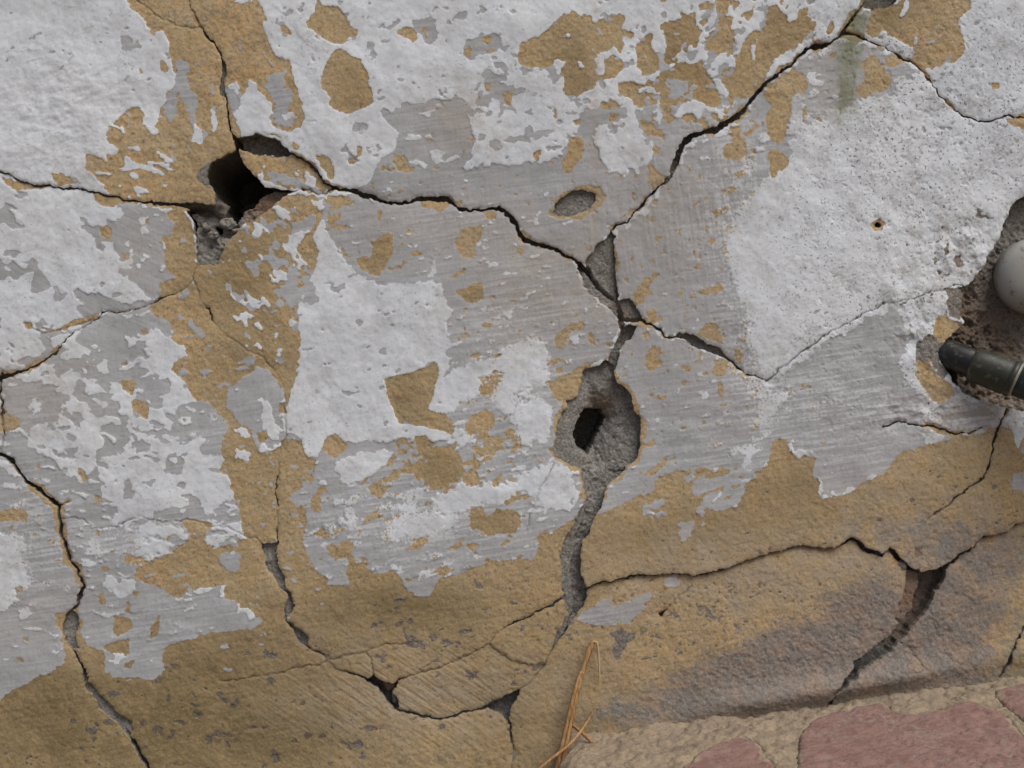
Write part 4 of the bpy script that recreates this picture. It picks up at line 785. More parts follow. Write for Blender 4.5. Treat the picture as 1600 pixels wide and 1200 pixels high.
upper = sstep(612, 590, CY[s]); bowl = bowl * (1 - upper) + (-8 - 6 * sstep(-4, 4, CX[s] - 935)) * upper
incr = part_id[s] == cr + 1
hc[s] = np.where(incr, np.where(isin, -120, bowl), hc[s])
rubble = fbm(X, Y, 15, 171, 3) * 1.3 + fbm(X, Y, 5.5, 174, 2) * .9 - 1.6 * sstep(.55, 1.0, fbm(X, Y, 7, 176, 2))
rubble *= 1 + 1.3 * np.exp(-((X - 1530) / 60) ** 2 - ((Y - 520) / 90) ** 2)
rubble *= 1 - .45 * np.exp(-((X - 930) / 60) ** 2 - ((Y - 680) / 90) ** 2)
hcn = hc + und - 2.6 + rubble * np.clip(-hc / 10, .22, 1.5)
sa_core = np.zeros((NY, NX)); sr_core = np.zeros((NY, NX))
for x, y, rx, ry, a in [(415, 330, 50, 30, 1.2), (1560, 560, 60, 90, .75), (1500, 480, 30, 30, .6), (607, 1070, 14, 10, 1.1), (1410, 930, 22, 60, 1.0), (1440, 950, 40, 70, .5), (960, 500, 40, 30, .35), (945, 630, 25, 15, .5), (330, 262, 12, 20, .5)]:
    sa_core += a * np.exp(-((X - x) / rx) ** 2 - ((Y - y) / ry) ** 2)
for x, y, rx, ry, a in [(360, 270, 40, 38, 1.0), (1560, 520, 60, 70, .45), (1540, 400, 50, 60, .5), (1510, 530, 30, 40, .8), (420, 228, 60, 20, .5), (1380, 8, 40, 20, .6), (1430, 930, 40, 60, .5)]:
    sr_core += a * np.exp(-((X - x) / rx) ** 2 - ((Y - y) / ry) ** 2)  # painted shade on the big hole's walls, brown soil in the other recesses

h -= 1.7 * np.exp(-(hair / 1.25) ** 2) * np.clip(.6 + .5 * wid, .1, 1) + .5 * np.exp(-hair / 5)
# ---- normals of both sheets
def sheet_normals(hh):
    gy, gx = np.gradient(hh, STEP)
    n = np.stack([-gx, gy, np.ones_like(hh)], -1)     # u, v, out of wall
    n /= np.linalg.norm(n, axis=-1, keepdims=True)
    return np.stack([n[..., 0] * CR + n[..., 1] * SR, -n[..., 2], -n[..., 0] * SR + n[..., 1] * CR], -1)
NRM = sheet_normals(h); NRMC = sheet_normals(hcn)
ggy, ggx = np.gradient(gap, STEP); gm = np.hypot(ggx, ggy) + 1e-6
snap = np.where(np.abs(gap) < STEP * .9, -gap, 0) / np.maximum(gm, .5)
snap = np.clip(snap, -.62 * STEP, .62 * STEP)
XS = X + snap * ggx / gm; YS = Y + snap * ggy / gm
poly = P('1324,58 1350,60 1344,95 1336,130 1324,172 1306,180 1312,140 1317,100')
SG_ += blur((inside(poly, X + WX * .7, Y + WY * .7)).astype(float), 2) * (1 - .6 * sstep(140, 180, Y))
poly = P('1332,20 1358,18 1352,52 1332,48')
SG_ += .6 * blur((inside(poly, X + WX * .7, Y + WY * .7)).astype(float), 2)
dirt = np.zeros_like(h)
for row in FINE.strip().split('\n'):
    ln = P(row)
    for a, b in zip(ln[:-1], ln[1:]):
        s = window(min(a[0], b[0]) - 8, max(a[0], b[0]) + 8, min(a[1], b[1]) - 8, max(a[1], b[1]) + 8)
        if s is None: continue
        d, _t = segdist(CX[s], CY[s], a, b)
        dirt[s] = np.maximum(dirt[s], np.exp(-(d / 1.1) ** 2) * (.55 + .45 * wid[s]))
WASH = np.zeros_like(h)
for x, y, rx, ry, a in [(800, 600, 130, 180, .8), (640, 820, 220, 90, .9), (60, 850, 90, 120, .9), (210, 850, 130, 60, .8), (230, 980, 140, 70, .6), (1150, 340, 75, 170, 1.15), (1180, 560, 70, 170, 1.15), (1120, 690, 120, 90, .7), (60, 660, 60, 50, .5), (700, 340, 120, 40, .4), (330, 660, 60, 50, .5), (120, 790, 90, 50, .4), (1290, 200, 100, 60, .8), (950, 980, 60, 30, 1), (1500, 650, 60, 40, 1), (1320, 630, 140, 100, 1.15)]:
    WASH = np.maximum(WASH, a * np.exp(-((X - x) / rx) ** 2 - ((Y - y) / ry) ** 2))
WASH = np.maximum(WASH, .16)
hl = np.exp(-(hair / 1.25) ** 2) * np.clip(.62 + .5 * wid, .12, 1)
sml = blur(mw0[::4, ::4], 8); far = blur(np.repeat(np.repeat(sml, 4, 0), 4, 1)[:NY, :NX], 6); wz = np.clip(WASH * 1.15 - .2, 0, 1); mw = mw0 * (1 - wz) + far * wz
MASK = np.stack([mw, mg, lc, np.clip(rightgrit + .25 * fbm(X, Y, 90, 181, 2), 0, 1)], -1)
STAIN = np.stack([np.clip(SR_, 0, 1), np.clip(SG_, 0, 1), np.clip(SB_, 0, 1), np.clip(SA_, 0, 1)], -1)
RELIEF = np.stack([np.clip(.5 + bb * .45, 0, 1), np.clip(.42 * dirt + .60 * hl, 0, 1) + .50 * np.exp(-np.clip(gap, 0, 60) / 1.6) * sstep(-.5, .5, fbm(X, Y, 25, 183, 2)), np.clip(.35 * ochre + .8 * grit + .35 * rightgrit, 0, 1), WASH], -1)
MASKC = np.zeros_like(MASK); MASKC[..., 2] = 1
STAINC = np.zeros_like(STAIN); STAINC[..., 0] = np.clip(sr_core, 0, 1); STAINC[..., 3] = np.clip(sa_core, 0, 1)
RELIEFC = np.zeros_like(RELIEF); RELIEFC[..., 0] = .5; RELIEFC[..., 2] = 1; RELIEFC[..., 3] = 1
RELIEFC[..., 1] = .3 * (part_id == 0)

def ccl(img):
    """connected regions of equal value (value < 0 is empty), 4-neighbour, by runs"""
    H, Wd = img.shape
    par = []
    def find(a):
        while par[a] != a:
            par[a] = par[par[a]]; a = par[a]
        return a
    out = np.full(img.shape, -1, np.int32); prev = []
    for r in range(H):
        row = img[r]
        cut = np.flatnonzero(row[1:] != row[:-1]) + 1
        st = np.concatenate([[0], cut]).tolist(); en = np.concatenate([cut, [Wd]]).tolist()
        cur = []; pi = 0
        for a, b in zip(st, en):
            v = int(row[a])
            if v < 0: continue
            i = len(par); par.append(i)
            while pi < len(prev) and prev[pi][1] <= a: pi += 1
            q = pi
            while q < len(prev) and prev[q][0] < b:
                if prev[q][2] == v:
                    ra, rb = find(i), find(prev[q][3])
                    if ra != rb: par[max(ra, rb)] = min(ra, rb)
                q += 1
            out[r, a:b] = i; cur.append((a, b, v, i))
        prev = cur
    root = np.array([find(i) for i in range(len(par))], np.int32) if par else np.zeros(0, np.int32)
    m = out >= 0
    out[m] = root[out[m]]
    ids, inv, cnt = np.unique(out[m], return_inverse=True, return_counts=True)
    res = np.full(img.shape, -1, np.int32); res[m] = inv
    return res, cnt

def put(name, co, faces, nrm, attrs, material, parent=None, flat=False):
    me = bpy.data.meshes.new(name)
    nv = len(co); nf = len(faces)
    me.vertices.add(nv); me.vertices.foreach_set('co', np.ascontiguousarray(co, np.float32).ravel())
    me.loops.add(nf * 4); me.loops.foreach_set('vertex_index', np.ascontiguousarray(faces, np.int32).ravel())
    me.polygons.add(nf); me.polygons.foreach_set('loop_start', np.arange(0, nf * 4, 4, dtype=np.int32))
    me.polygons.foreach_set('use_smooth', np.ones(nf, bool))
    me.update(calc_edges=True)
    for an, av in attrs.items():
        a = me.attributes.new(an, 'FLOAT_COLOR', 'POINT'); a.data.foreach_set('color', np.ascontiguousarray(av, np.float32).ravel())
    if nrm is not None:
        me.normals_split_custom_set_from_vertices(np.ascontiguousarray(nrm, np.float32).tolist() if False else nrm.tolist())
    me.materials.append(material)
    o = bpy.data.objects.new(name, me); COL.objects.link(o)
    if parent is not None: o.parent = parent
    return o
CI = np.arange(NY * NX).reshape(NY, NX)
def sheet(name, cells, hh, off, nrm, mask, stain, relief, material, parent, skirt=None, xs=None, ys=None):
    """mesh of the chosen cells of the relief; skirt = cells whose outer border gets a broken edge going back"""
    j, i = np.nonzero(cells)
    quad = np.stack([CI[j + 1, i], CI[j + 1, i + 1], CI[j, i + 1], CI[j, i]], -1)
    u, inv = np.unique(quad, return_inverse=True); inv = inv.reshape(quad.shape)
    x = (XS if xs is None else xs).ravel()[u]; y = (YS if ys is None else ys).ravel()[u]
    z = hh.ravel()[u] + off
    co = W3(x, y, z); no = nrm.reshape(-1, 3)[u]
    am, ast, ar = mask.reshape(-1, 4)[u], stain.reshape(-1, 4)[u], relief.reshape(-1, 4)[u]
    F = inv
    if skirt is not None:
        pc = np.pad(skirt, 1)
        c = pc[1:-1, 1:-1]
        E = []
        e = cells & ~pc[2:, 1:-1]; jj, ii = np.nonzero(e); E.append(np.stack([CI[jj + 1, ii + 1], CI[jj + 1, ii]], -1))
        e = cells & ~pc[:-2, 1:-1]; jj, ii = np.nonzero(e); E.append(np.stack([CI[jj, ii], CI[jj, ii + 1]], -1))
        e = cells & ~pc[1:-1, 2:]; jj, ii = np.nonzero(e); E.append(np.stack([CI[jj, ii + 1], CI[jj + 1, ii + 1]], -1))
        e = cells & ~pc[1:-1, :-2]; jj, ii = np.nonzero(e); E.append(np.stack([CI[jj + 1, ii], CI[jj, ii]], -1))
        E = np.concatenate(E)
        if len(E):
            v, vi = np.unique(E, return_inverse=True); vi = vi.reshape(E.shape)
            x, y = (XS if xs is None else xs).ravel()[v], (YS if ys is None else ys).ravel()[v]
            z = hh.ravel()[v] + off
            gx, gy = ggx.ravel()[v], ggy.ravel()[v]; q = np.hypot(gx, gy) + 1e-6; gx, gy = gx / q, gy / q
            jag = fbm(x, y, 9, 191, 2)
            rings = []
            for dz, inn in ((0, 0), (-2.2, .15), (-9, 1.2), (-16, 2.0)):
                wob = jag * (0 if dz == 0 else .7) + inn
                rings.append(W3(x + gx * wob, y + gy * wob, z + dz))
            nn = np.stack([-gx * CR + gy * SR, -.25 * np.ones_like(gx), gx * SR + gy * CR], -1)
            b0 = len(co); nvv = len(v)
            co = np.concatenate([co] + rings); no = np.concatenate([no] + [nn] * 4)
            z4 = np.zeros((nvv, 4)); mc = z4.copy(); mc[:, 2] = 1
            rel = z4.copy(); rel[:, 0] = .5; rel[:, 2] = 1; rel[:, 1] = .18
            sta = z4.copy(); sta[:, 3] = STAINC.reshape(-1, 4)[v][:, 3] * .7
            am = np.concatenate([am, z4, z4 + [0, 0, .6, 0], mc, mc]); ast = np.concatenate([ast, sta, sta, sta, sta]); ar = np.concatenate([ar, rel, rel, rel, rel])
            fs = []
            for k in range(3):
                a0, a1 = b0 + k * nvv, b0 + (k + 1) * nvv
                fs.append(np.stack([vi[:, 0] + a0, vi[:, 1] + a0, vi[:, 1] + a1, vi[:, 0] + a1], -1))
            F = np.concatenate([F] + fs)
    return put(name, co, F, no, dict(mask=am, stain=ast, relief=ar), material, parent)

def tag(o, label=None, cat=None, group=None, kind=None):
    if label: o['label'] = label
    if cat: o['category'] = cat
    if group: o['group'] = group
    if kind: o['kind'] = kind
    return o

MW = wall_material()
wall = bpy.data.objects.new('cracked_wall', None); COL.objects.link(wall)
wb = W3(800, 1300, 0); wall.location = wb.tolist(); wall.empty_display_size = .1
tag(wall, 'old cracked plaster wall with white and grey paint flaking off ochre render', 'wall', kind='thing')
WINV = Matrix.Translation((-wb[0], -wb[1], -wb[2]))
def onwall(o):
    o.parent = wall; o.matrix_parent_inverse = WINV; return o

gc = (gap[:-1, :-1] + gap[1:, :-1] + gap[:-1, 1:] + gap[1:, 1:]) / 4
labc = lab[:-1, :-1].copy()
hairc = (mid[:-1, :-1] + mid[1:, 1:] + mid[:-1, 1:] + mid[1:, :-1]) / 4
SL, SN = ccl(np.where((gc > 0) & (hairc > 1.7), 0, -1).astype(np.int32))
for _ in range(5):                                   # the hairline cells go to a neighbouring slab
    for ax, sh in ((0, 1), (0, -1), (1, 1), (1, -1)):
        r = np.roll(SL, sh, ax); SL = np.where((SL < 0) & (gc > 0) & (r >= 0), r, SL)
SN = np.bincount(SL[SL >= 0], minlength=len(SN))
print('slabs', [(k, int(v), tuple(int(q) for q in (GX[np.nonzero(SL == k)[1].mean().astype(int)], GY[np.nonzero(SL == k)[0].mean().astype(int)]))) for k, v in enumerate(SN) if v > 300])
def at(img, x, y):
    return img[min(NY - 2, max(0, int((y - GY[0]) / STEP))), min(NX - 2, max(0, int((x - GX[0]) / STEP)))]
OFFS = {}
for x, y, o in [(140, 150, 1.0), (400, 100, 2.0), (600, 100, .5), (1450, 150, 1.5), (1250, 300, 0), (430, 260, -4), (100, 400, -1.5), (180, 700, 0), (300, 560, -.5), (600, 560, 0),
                (340, 560, .5), (1150, 800, 5), (1200, 930, -3), (1520, 950, -3.5), (1560, 720, 3.5), (700, 960, 2.5), (720, 1080, -1.5), (500, 1120, .5), (950, 1020, 0), (60, 900, 2.0), (250, 1000, 0), (1050, 620, -1.5), (1250, 650, -.5), (530, 1040, 1.5), (830, 1000, 1.0)]:
    OFFS.setdefault(int(at(SL, x, y)), o)
key = np.where(SL >= 0, SL * 4 + np.where(labc == 3, 0, labc), -1)
PL, PN = ccl(key)
first = np.zeros(len(PN), np.int64)
flat = PL.ravel(); idx = np.flatnonzero(flat >= 0); first[flat[idx][::-1]] = idx[::-1]
pk = key.ravel()[first]; pcls = pk % 4; pslab = pk // 4
body = np.zeros(len(PN), bool)                      # the plaster body of each slab: its largest bare region
for q in range(len(SN)):
    m = np.flatnonzero(pslab == q); b_ = m[pcls[m] == 0]
    if len(b_) == 0: b_ = m
    body[b_[np.argmax(PN[b_])]] = True
own = np.zeros(len(PN), bool)
for c, most in ((0, 260), (1, 260), (2, 260)):
    ids = np.flatnonzero((pcls == c) & (PN >= 30) & ~body)
    own[ids[np.argsort(-PN[ids])][:most]] = True
jj, ii = np.nonzero(PL >= 0); pp = PL[jj, ii]
order = np.argsort(pp, kind='stable'); jj, ii, pp = jj[order], ii[order], pp[order]
cuts = np.searchsorted(pp, np.arange(len(PN) + 1))
def cells_of(pids):
    m = np.zeros((NY - 1, NX - 1), bool)
    for q in pids:
        m[jj[cuts[q]:cuts[q + 1]], ii[cuts[q]:cuts[q + 1]]] = True
    return m
PNAME = ('bare_ochre_patch', 'grey_paint_patch', 'white_paint_patch')
for sidx in np.argsort(-SN):
    if SN[sidx] < 14: continue
    off = OFFS.get(int(sidx), 0.0)
    mine = np.flatnonzero(pslab == sidx); sm = SL == sidx
    if SN[sidx] < 400:
        onwall(sheet('plaster_fragment', sm, h, off, NRM, MASK, STAIN, RELIEF, MW, None, skirt=sm)); continue
    o = onwall(sheet('plaster_slab', cells_of(mine[body[mine]]), h, off, NRM, MASK, STAIN, RELIEF, MW, None, skirt=sm))
    fl_ = mine[~body[mine] & ~own[mine]]
    if len(fl_): sheet('paint_fleck', cells_of(fl_), h, off, NRM, MASK, STAIN, RELIEF, MW, o, skirt=sm)['kind'] = 'stuff'
    for q in mine[own[mine] & ~body[mine]]:
        sheet(PNAME[pcls[q]], cells_of([q]), h, off, NRM, MASK, STAIN, RELIEF, MW, o, skirt=sm)
# ---- mortar and rubble behind the cracks
corec = gc < 7
pidc = part_id[:-1, :-1]
NAMES = {'cavity': 'rubble_cavity', 'crescent': 'mortar_bed', 'wedge': 'mortar_wedge', 'ledge': 'mortar_ledge', 'lens': 'mortar_lens', 'channel': 'mortar_channel', 'crater': 'mortar_crater',
         'pocket': 'mortar_pocket', 'rift': 'mortar_rift', 'pipe': 'pipe_recess', 'top': 'mortar_bed', 'chip': 'mortar_chip', 'nail': 'nail_hole'}
for i in range(len(OPENINGS) + 1):
    cc = corec & (pidc == i)
    if not cc.any(): continue
    nm = 'crack_bed' if i == 0 else NAMES[OPENINGS[i - 1][0]]
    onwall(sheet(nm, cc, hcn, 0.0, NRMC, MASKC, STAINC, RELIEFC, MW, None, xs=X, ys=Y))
# ---------------------------------------------------------------- the wall beyond the surveyed part
def field(x0, x1, y0, y1, st, nm='plaster_field'):
    global X
    gx = np.arange(x0, x1 + .1, st); gy = np.arange(y0, y1 + .1, st)
    x, y = np.meshgrid(gx, gy)
    hh = fbm(x, y, 260, 101, 3) * 5 + fbm(x, y, 70, 104, 2) * 1.6 - 2.5
    och = sstep(-60, 60, y - 1030 + 90 * fbm(x, y, 160, 201, 4)); gr = (1 - och) * sstep(-.1, .1, fbm(x, y, 120, 205, 4))
    wh = (1 - och) * (1 - gr)
    gy_, gx_ = np.gradient(hh, st)
    n = np.stack([-gx_, gy_, np.ones_like(hh)], -1); n /= np.linalg.norm(n, axis=-1, keepdims=True)
    nr = np.stack([n[..., 0] * CR + n[..., 1] * SR, -n[..., 2], -n[..., 0] * SR + n[..., 1] * CR], -1)
    r, c = hh.shape; ci = np.arange(r * c).reshape(r, c)
    F = np.stack([ci[1:, :-1], ci[1:, 1:], ci[:-1, 1:], ci[:-1, :-1]], -1).reshape(-1, 4)
    z = np.zeros_like(hh)
    mk = np.stack([wh, gr, z, z + .3], -1); st_ = np.stack([.4 * och + z, z, .3 * och, z], -1); rl = np.stack([z + .5, z, .4 + z, z + 1], -1)
    onwall(put(nm, W3(x, y, hh).reshape(-1, 3), F, nr.reshape(-1, 3), dict(mask=mk.reshape(-1, 4), stain=st_.reshape(-1, 4), relief=rl.reshape(-1, 4)), MW))
field(-1100, -16, -800, 1700, 12); field(1692, 2900, -800, 1900, 12); field(-28, 1704, -800, -16, 12); field(-28, 1704, 1220, 1900, 12)
# masonry core closing the wall behind everything
def boxmesh(name, x0, x1, y0, y1, h0, h1, material, parent=None):
    c = [(x, y, z) for z in (h0, h1) for y in (y0, y1) for x in (x0, x1)]
    co = np.array([W3(*q) for q in c])
    F = np.array([[0, 1, 3, 2], [4, 6, 7, 5], [0, 4, 5, 1], [2, 3, 7, 6], [0, 2, 6, 4], [1, 5, 7, 3]])
    me = bpy.data.meshes.new(name); me.from_pydata(co.tolist(), [], F[:, ::-1].tolist()); me.materials.append(material)
    o = bpy.data.objects.new(name, me); COL.objects.link(o)
    if parent: o.parent = parent
    return o
MC, t, b = mat('masonry_core'); k = NB(t)
k._in(b.inputs['Base Color'], k.mix(k.noise(k.pos(), 80, 4), (.10, .085, .07), (.20, .17, .14))); b.inputs['Roughness'].default_value = .95
onwall(boxmesh('masonry_core', -1100, 2900, -800, 1900, -520, -215, MC))

# ---- loose stones in the big hole
def stone(name, x, y, z, r, sc, seed, material, stain=(0, 0, 0, 0)):
    bm = bmesh.new(); bmesh.ops.create_icosphere(bm, subdivisions=4, radius=1)
    rs = np.random.RandomState(seed); co = np.array([v.co[:] for v in bm.verts])
    d = 1 + .22 * fbm(co[:, 0] + seed, co[:, 1] + co[:, 2] * .7, .9, 300 + seed, 3) + .10 * fbm(co[:, 1] * 3 + 9, co[:, 2] * 3 + co[:, 0], .8, 310 + seed, 2)
    for ax in rs.randn(7, 3):
        ax = ax / np.linalg.norm(ax); q = co @ ax; lim = .66
        d = np.where(q > lim, np.minimum(d, d * lim / np.maximum(q, .01) + .02), d)
    co = co * d[:, None] * np.array(sc) * r
    wco = W3(x + co[:, 0], y + co[:, 1], z + co[:, 2])
    for v, c in zip(bm.verts, wco): v.co = c
    for f in bm.faces: f.smooth = True
    bmesh.ops.recalc_face_normals(bm, faces=bm.faces)
    me = bpy.data.meshes.new(name); bm.to_mesh(me); bm.free(); me.materials.append(material)
    n = len(me.vertices)
    for an, v in (('mask', (0, 0, 1, 0)), ('stain', stain), ('relief', (.5, 0, 1, 1))):
        a = me.attributes.new(an, 'FLOAT_COLOR', 'POINT'); a.data.foreach_set('color', np.tile(np.array(v, np.float32), n))
    o = bpy.data.objects.new(name, me); COL.objects.link(o); return onwall(o)
for q in [(350, 345, -30, 14, (1.1, .8, .8), 1, (0, 0, 0, .1)), (330, 365, -16, 8, (1, .9, .8), 2, (0, 0, 0, 0)), (368, 358, -19, 9, (1.2, .7, .7), 3, (0, 0, 0, .5)), (350, 378, -13, 8, (1.2, .9, .7), 4, (0, 0, 0, .1)),
          (318, 352, -17, 7, (1, 1, .8), 7, (0, 0, 0, .2)), (352, 305, -150, 14, (1.2, .9, .8), 8, (.8, 0, 0, 0)),
          (334, 322, -46, 16, (1, 1, .8), 10, (.3, 0, 0, .1))]:
    stone('rubble_stone', *q[:5], q[5], MW, q[6])
tagged = stone('brick_fragment', 607, 1071, -17, 11, (1.1, .9, .6), 21, MW, (0, 0, 0, 1))
stone('rubble_stone', 617, 1092, -14, 9, (.8, 1.2, .6), 22, MW)
stone('rubble_stone', 1410, 884, -3, 9, (1.2, .8, .6), 23, MW)

# ---------------------------------------------------------------- ground and the brick step at the wall's foot
GZ = float(W3(800, 1345, 0)[2])
MG, t, b = mat('dusty_ground'); k = NB(t); p = k.pos()
k._in(b.inputs['Base Color'], k.mix(k.noise(p, 12, 6, .65), (.17, .135, .10), (.30, .25, .20))); b.inputs['Roughness'].default_value = .95
k._in(b.inputs['Normal'], k.bump(k.noise(p, 180, 5, .65), .004))
me = bpy.data.meshes.new('ground'); me.from_pydata([(-30, -60, GZ), (30, -60, GZ), (30, .3, GZ), (-30, .3, GZ)], [], [(0, 1, 2, 3)]); me.materials.append(MG)
go = bpy.data.objects.new('ground', me); COL.objects.link(go); tag(go, 'dusty ground in front of the wall', kind='structure')

# the step's top is level; its plane is found from where it meets the wall
TOPZ = float(W3(1250, 1106, 0)[2])
CAMP = np.array(cl)
def floorpt(x, y):
    d = W3(x, y, 0) - CAMP
    tt = (TOPZ - CAMP[2]) / d[..., 2]
    return CAMP + d * tt[..., None]
def fl_st(pts):
    q = floorpt(pts[:, 0], pts[:, 1]); return np.stack([q[:, 0] / S, -q[:, 1] / S], -1)     # along the wall, out from the wall
MS, t, b = mat('step_mortar_and_brick'); k = NB(t); p = k.pos()
br, br2, _, _, _ = k.attr('mask')
n1 = k.noise(p, 520, 3, .7); n2 = k.noise(p, 200, 5, .65); n3 = k.noise(p, 50, 5, .6)
mo = k.mix(k.step(n3, .35, .65), (.29, .23, .165), (.385, .30, .205)); mo = k.mix(k.math('MULTIPLY', k.step(n2, .5, .66), .5), mo, (.27, .21, .17)); mo = k.mix(k.math('MULTIPLY', k.step(n1, .42, .3), .8), mo, (.12, .095, .075))
mo = k.mix(k.math('MULTIPLY', k.step(n1, .56, .7), .5), mo, (.50, .43, .34))
rb = k.mix(k.step(n3, .36, .62), (.265, .155, .128), (.325, .20, .165)); rb = k.mix(k.math('MULTIPLY', k.step(n2, .48, .66), k.math('MULTIPLY_ADD', br2, .7, .22)), rb, (.33, .265, .235))
rb = k.mix(k.math('MULTIPLY', k.step(k.noise(p, 110, 5, .7), .52, .66), .55), rb, (.31, .255, .235))
rb = k.mix(k.math('MULTIPLY', k.step(n1, .43, .29), .7), rb, (.10, .06, .05))
rb = k.mix(k.math('MULTIPLY', k.step(n2, .36, .28), .6), rb, (.14, .085, .07))
k._in(b.inputs['Base Color'], k.mix(k.step(k.math('ADD', br, k.math('MULTIPLY', k.math('SUBTRACT', n2, .5), 1.3)), .42, .58), mo, rb)); b.inputs['Roughness'].default_value = .9; b.inputs['Specular IOR Level'].default_value = .2
k._in(b.inputs['Normal'], k.bump(k.math('ADD', n1, k.math('MULTIPLY', n2, 1.4)), .0010, .9))
step_ = bpy.data.objects.new('brick_step', None); COL.objects.link(step_)
tag(step_, 'low step of red bricks in crumbly sandy mortar at the foot of the wall', 'step')
FS = np.arange(-110, 1000, 2.4); FT = np.arange(-14, 520, 2.4)
fs, ft = np.meshgrid(FS, FT)
left = float(fl_st(np.array([[892., 1178.]]))[0, 0])
fj = fbm(fs, ft, 14, 401, 3) * 3
lump = fbm(fs, ft, 40, 411, 3) * 3.6 + fbm(fs, ft, 11, 414, 3) * 2.4 - 2.5 * sstep(.3, .9, fbm(fs, ft, 8, 416, 2))
ext = left - 14 + 12 * fbm(ft, ft * 0 + 3, 60, 418, 2)
fh = lump - 3.0 + 6 * np.exp(-np.clip(ft, 0, 99) / 7.0) * (1 + .8 * fbm(fs, ft * 0, 40, 421, 3))
edge = fs - ext + fj
fh = np.where(edge > 0, fh - 22 * np.exp(-edge / 16), fh - 22 + edge * 1.8 + fbm(fs, ft, 22, 423, 3) * 5)
BR = ['1266,1124 1300,1112 1340,1102 1380,1095 1396,1108 1432,1115 1462,1110 1492,1097 1522,1096 1550,1105 1574,1118 1598,1146 1640,1190 1690,1290 1660,1420 1230,1420 1238,1260 1243,1200 1246,1172 1250,1148 1258,1134',
      '1050,1330 1060,1225 1068,1198 1086,1181 1112,1164 1140,1154 1165,1151 1185,1162 1200,1182 1213,1206 1212,1330',
      '1554,1076 1600,1066 1700,1052 1800,1060 1800,1230 1700,1200 1640,1158 1604,1130 1575,1106 1558,1090']
ins_any = np.zeros(fs.shape, bool); bricks = []
for q in BR:
    poly = fl_st(P(q))
    d = np.full(fs.shape, 1e9)
    for j in range(len(poly)):
        d = np.minimum(d, segdist(fs + fj * .8, ft + fj * .6, poly[j - 1], poly[j])[0])
    ins = inside(poly, fs + fj * .8, ft + fj * .6)
    d = np.where(ins, d, -d); bricks.append(d); ins_any |= d > 0
fci = np.arange(fs.size).reshape(fs.shape)
def floor_sheet(name, cells, hh, msk, parent, skirt=8):
    j, i = np.nonzero(cells)
    quad = np.stack([fci[j, i], fci[j, i + 1], fci[j + 1, i + 1], fci[j + 1, i]], -1)[:, ::-1]
    pc = np.pad(cells, 1); E = []
    for e, a, b in ((cells & ~pc[:-2, 1:-1], (0, 0), (0, 1)), (cells & ~pc[2:, 1:-1], (1, 1), (1, 0)), (cells & ~pc[1:-1, :-2], (1, 0), (0, 0)), (cells & ~pc[1:-1, 2:], (0, 1), (1, 1))):
        q, r = np.nonzero(e); E.append(np.stack([fci[q + a[0], r + a[1]], fci[q + b[0], r + b[1]]], -1))
    E = np.concatenate(E)
    u, inv = np.unique(quad, return_inverse=True); inv = inv.reshape(quad.shape)
    co = np.stack([fs.ravel()[u] * S, -ft.ravel()[u] * S, TOPZ + hh.ravel()[u] * S], -1)
    v, vi = np.unique(E, return_inverse=True); vi = vi.reshape(E.shape)
    r0 = np.stack([fs.ravel()[v] * S, -ft.ravel()[v] * S, TOPZ + hh.ravel()[v] * S], -1); r1 = r0.copy(); r1[:, 2] -= skirt * S
    mp = {int(a): n for n, a in enumerate(u)}
    top = np.array([mp[int(a)] for a in v]); b0 = len(co)
    co = np.concatenate([co, r1]); F = np.concatenate([inv, np.stack([top[vi[:, 0]], top[vi[:, 1]], vi[:, 1] + b0, vi[:, 0] + b0], -1)])
    mk = np.zeros((len(co), 4)); mk[:, 0] = .3 if hasattr(msk[0], 'ravel') else msk[0]; mk[:len(u), 0] = msk[0].ravel()[u] if hasattr(msk[0], 'ravel') else msk[0]; mk[:len(u), 1] = msk[1].ravel()[u] if hasattr(msk[1], 'ravel') else msk[1]; mk[:, 3] = 1
    return put(name, co, F, None, dict(mask=mk), MS, parent)
allc = np.ones((fs.shape[0] - 1, fs.shape[1] - 1), bool)
under = np.where(ins_any, np.minimum(fh, -2.5) - 4, fh)
allc &= (edge[:-1, :-1] > -62)
floor_sheet('mortar_bed', allc, under, (0, 0), step_, skirt=200)
for n, d in enumerate(bricks):
    bh = 1.0 - 5 * np.exp(-np.clip(d, 0, 99) / 2.6) + fbm(fs, ft, 60, 431 + n, 3) * 1.6 + fbm(fs, ft, 8, 441 + n, 2) * .55 * (1 + 1.6 * sstep(0, .6, fbm(fs, ft, 70, 445, 2)))
    bh = bh - 2.5 * sstep(.2, .9, fbm(fs, ft, 26, 447 + n, 3))
    dc = (d[:-1, :-1] + d[1:, 1:]) / 2
    wear = sstep(-.1, .7, fbm(fs, ft, 60, 451, 3))
    brk = np.clip(.5 + (d - 4 + 9 * fbm(fs, ft, 26, 461 + n, 3)) / 9, 0, 1)
    floor_sheet('brick', dc > 0, bh, (brk, wear), step_, skirt=60)

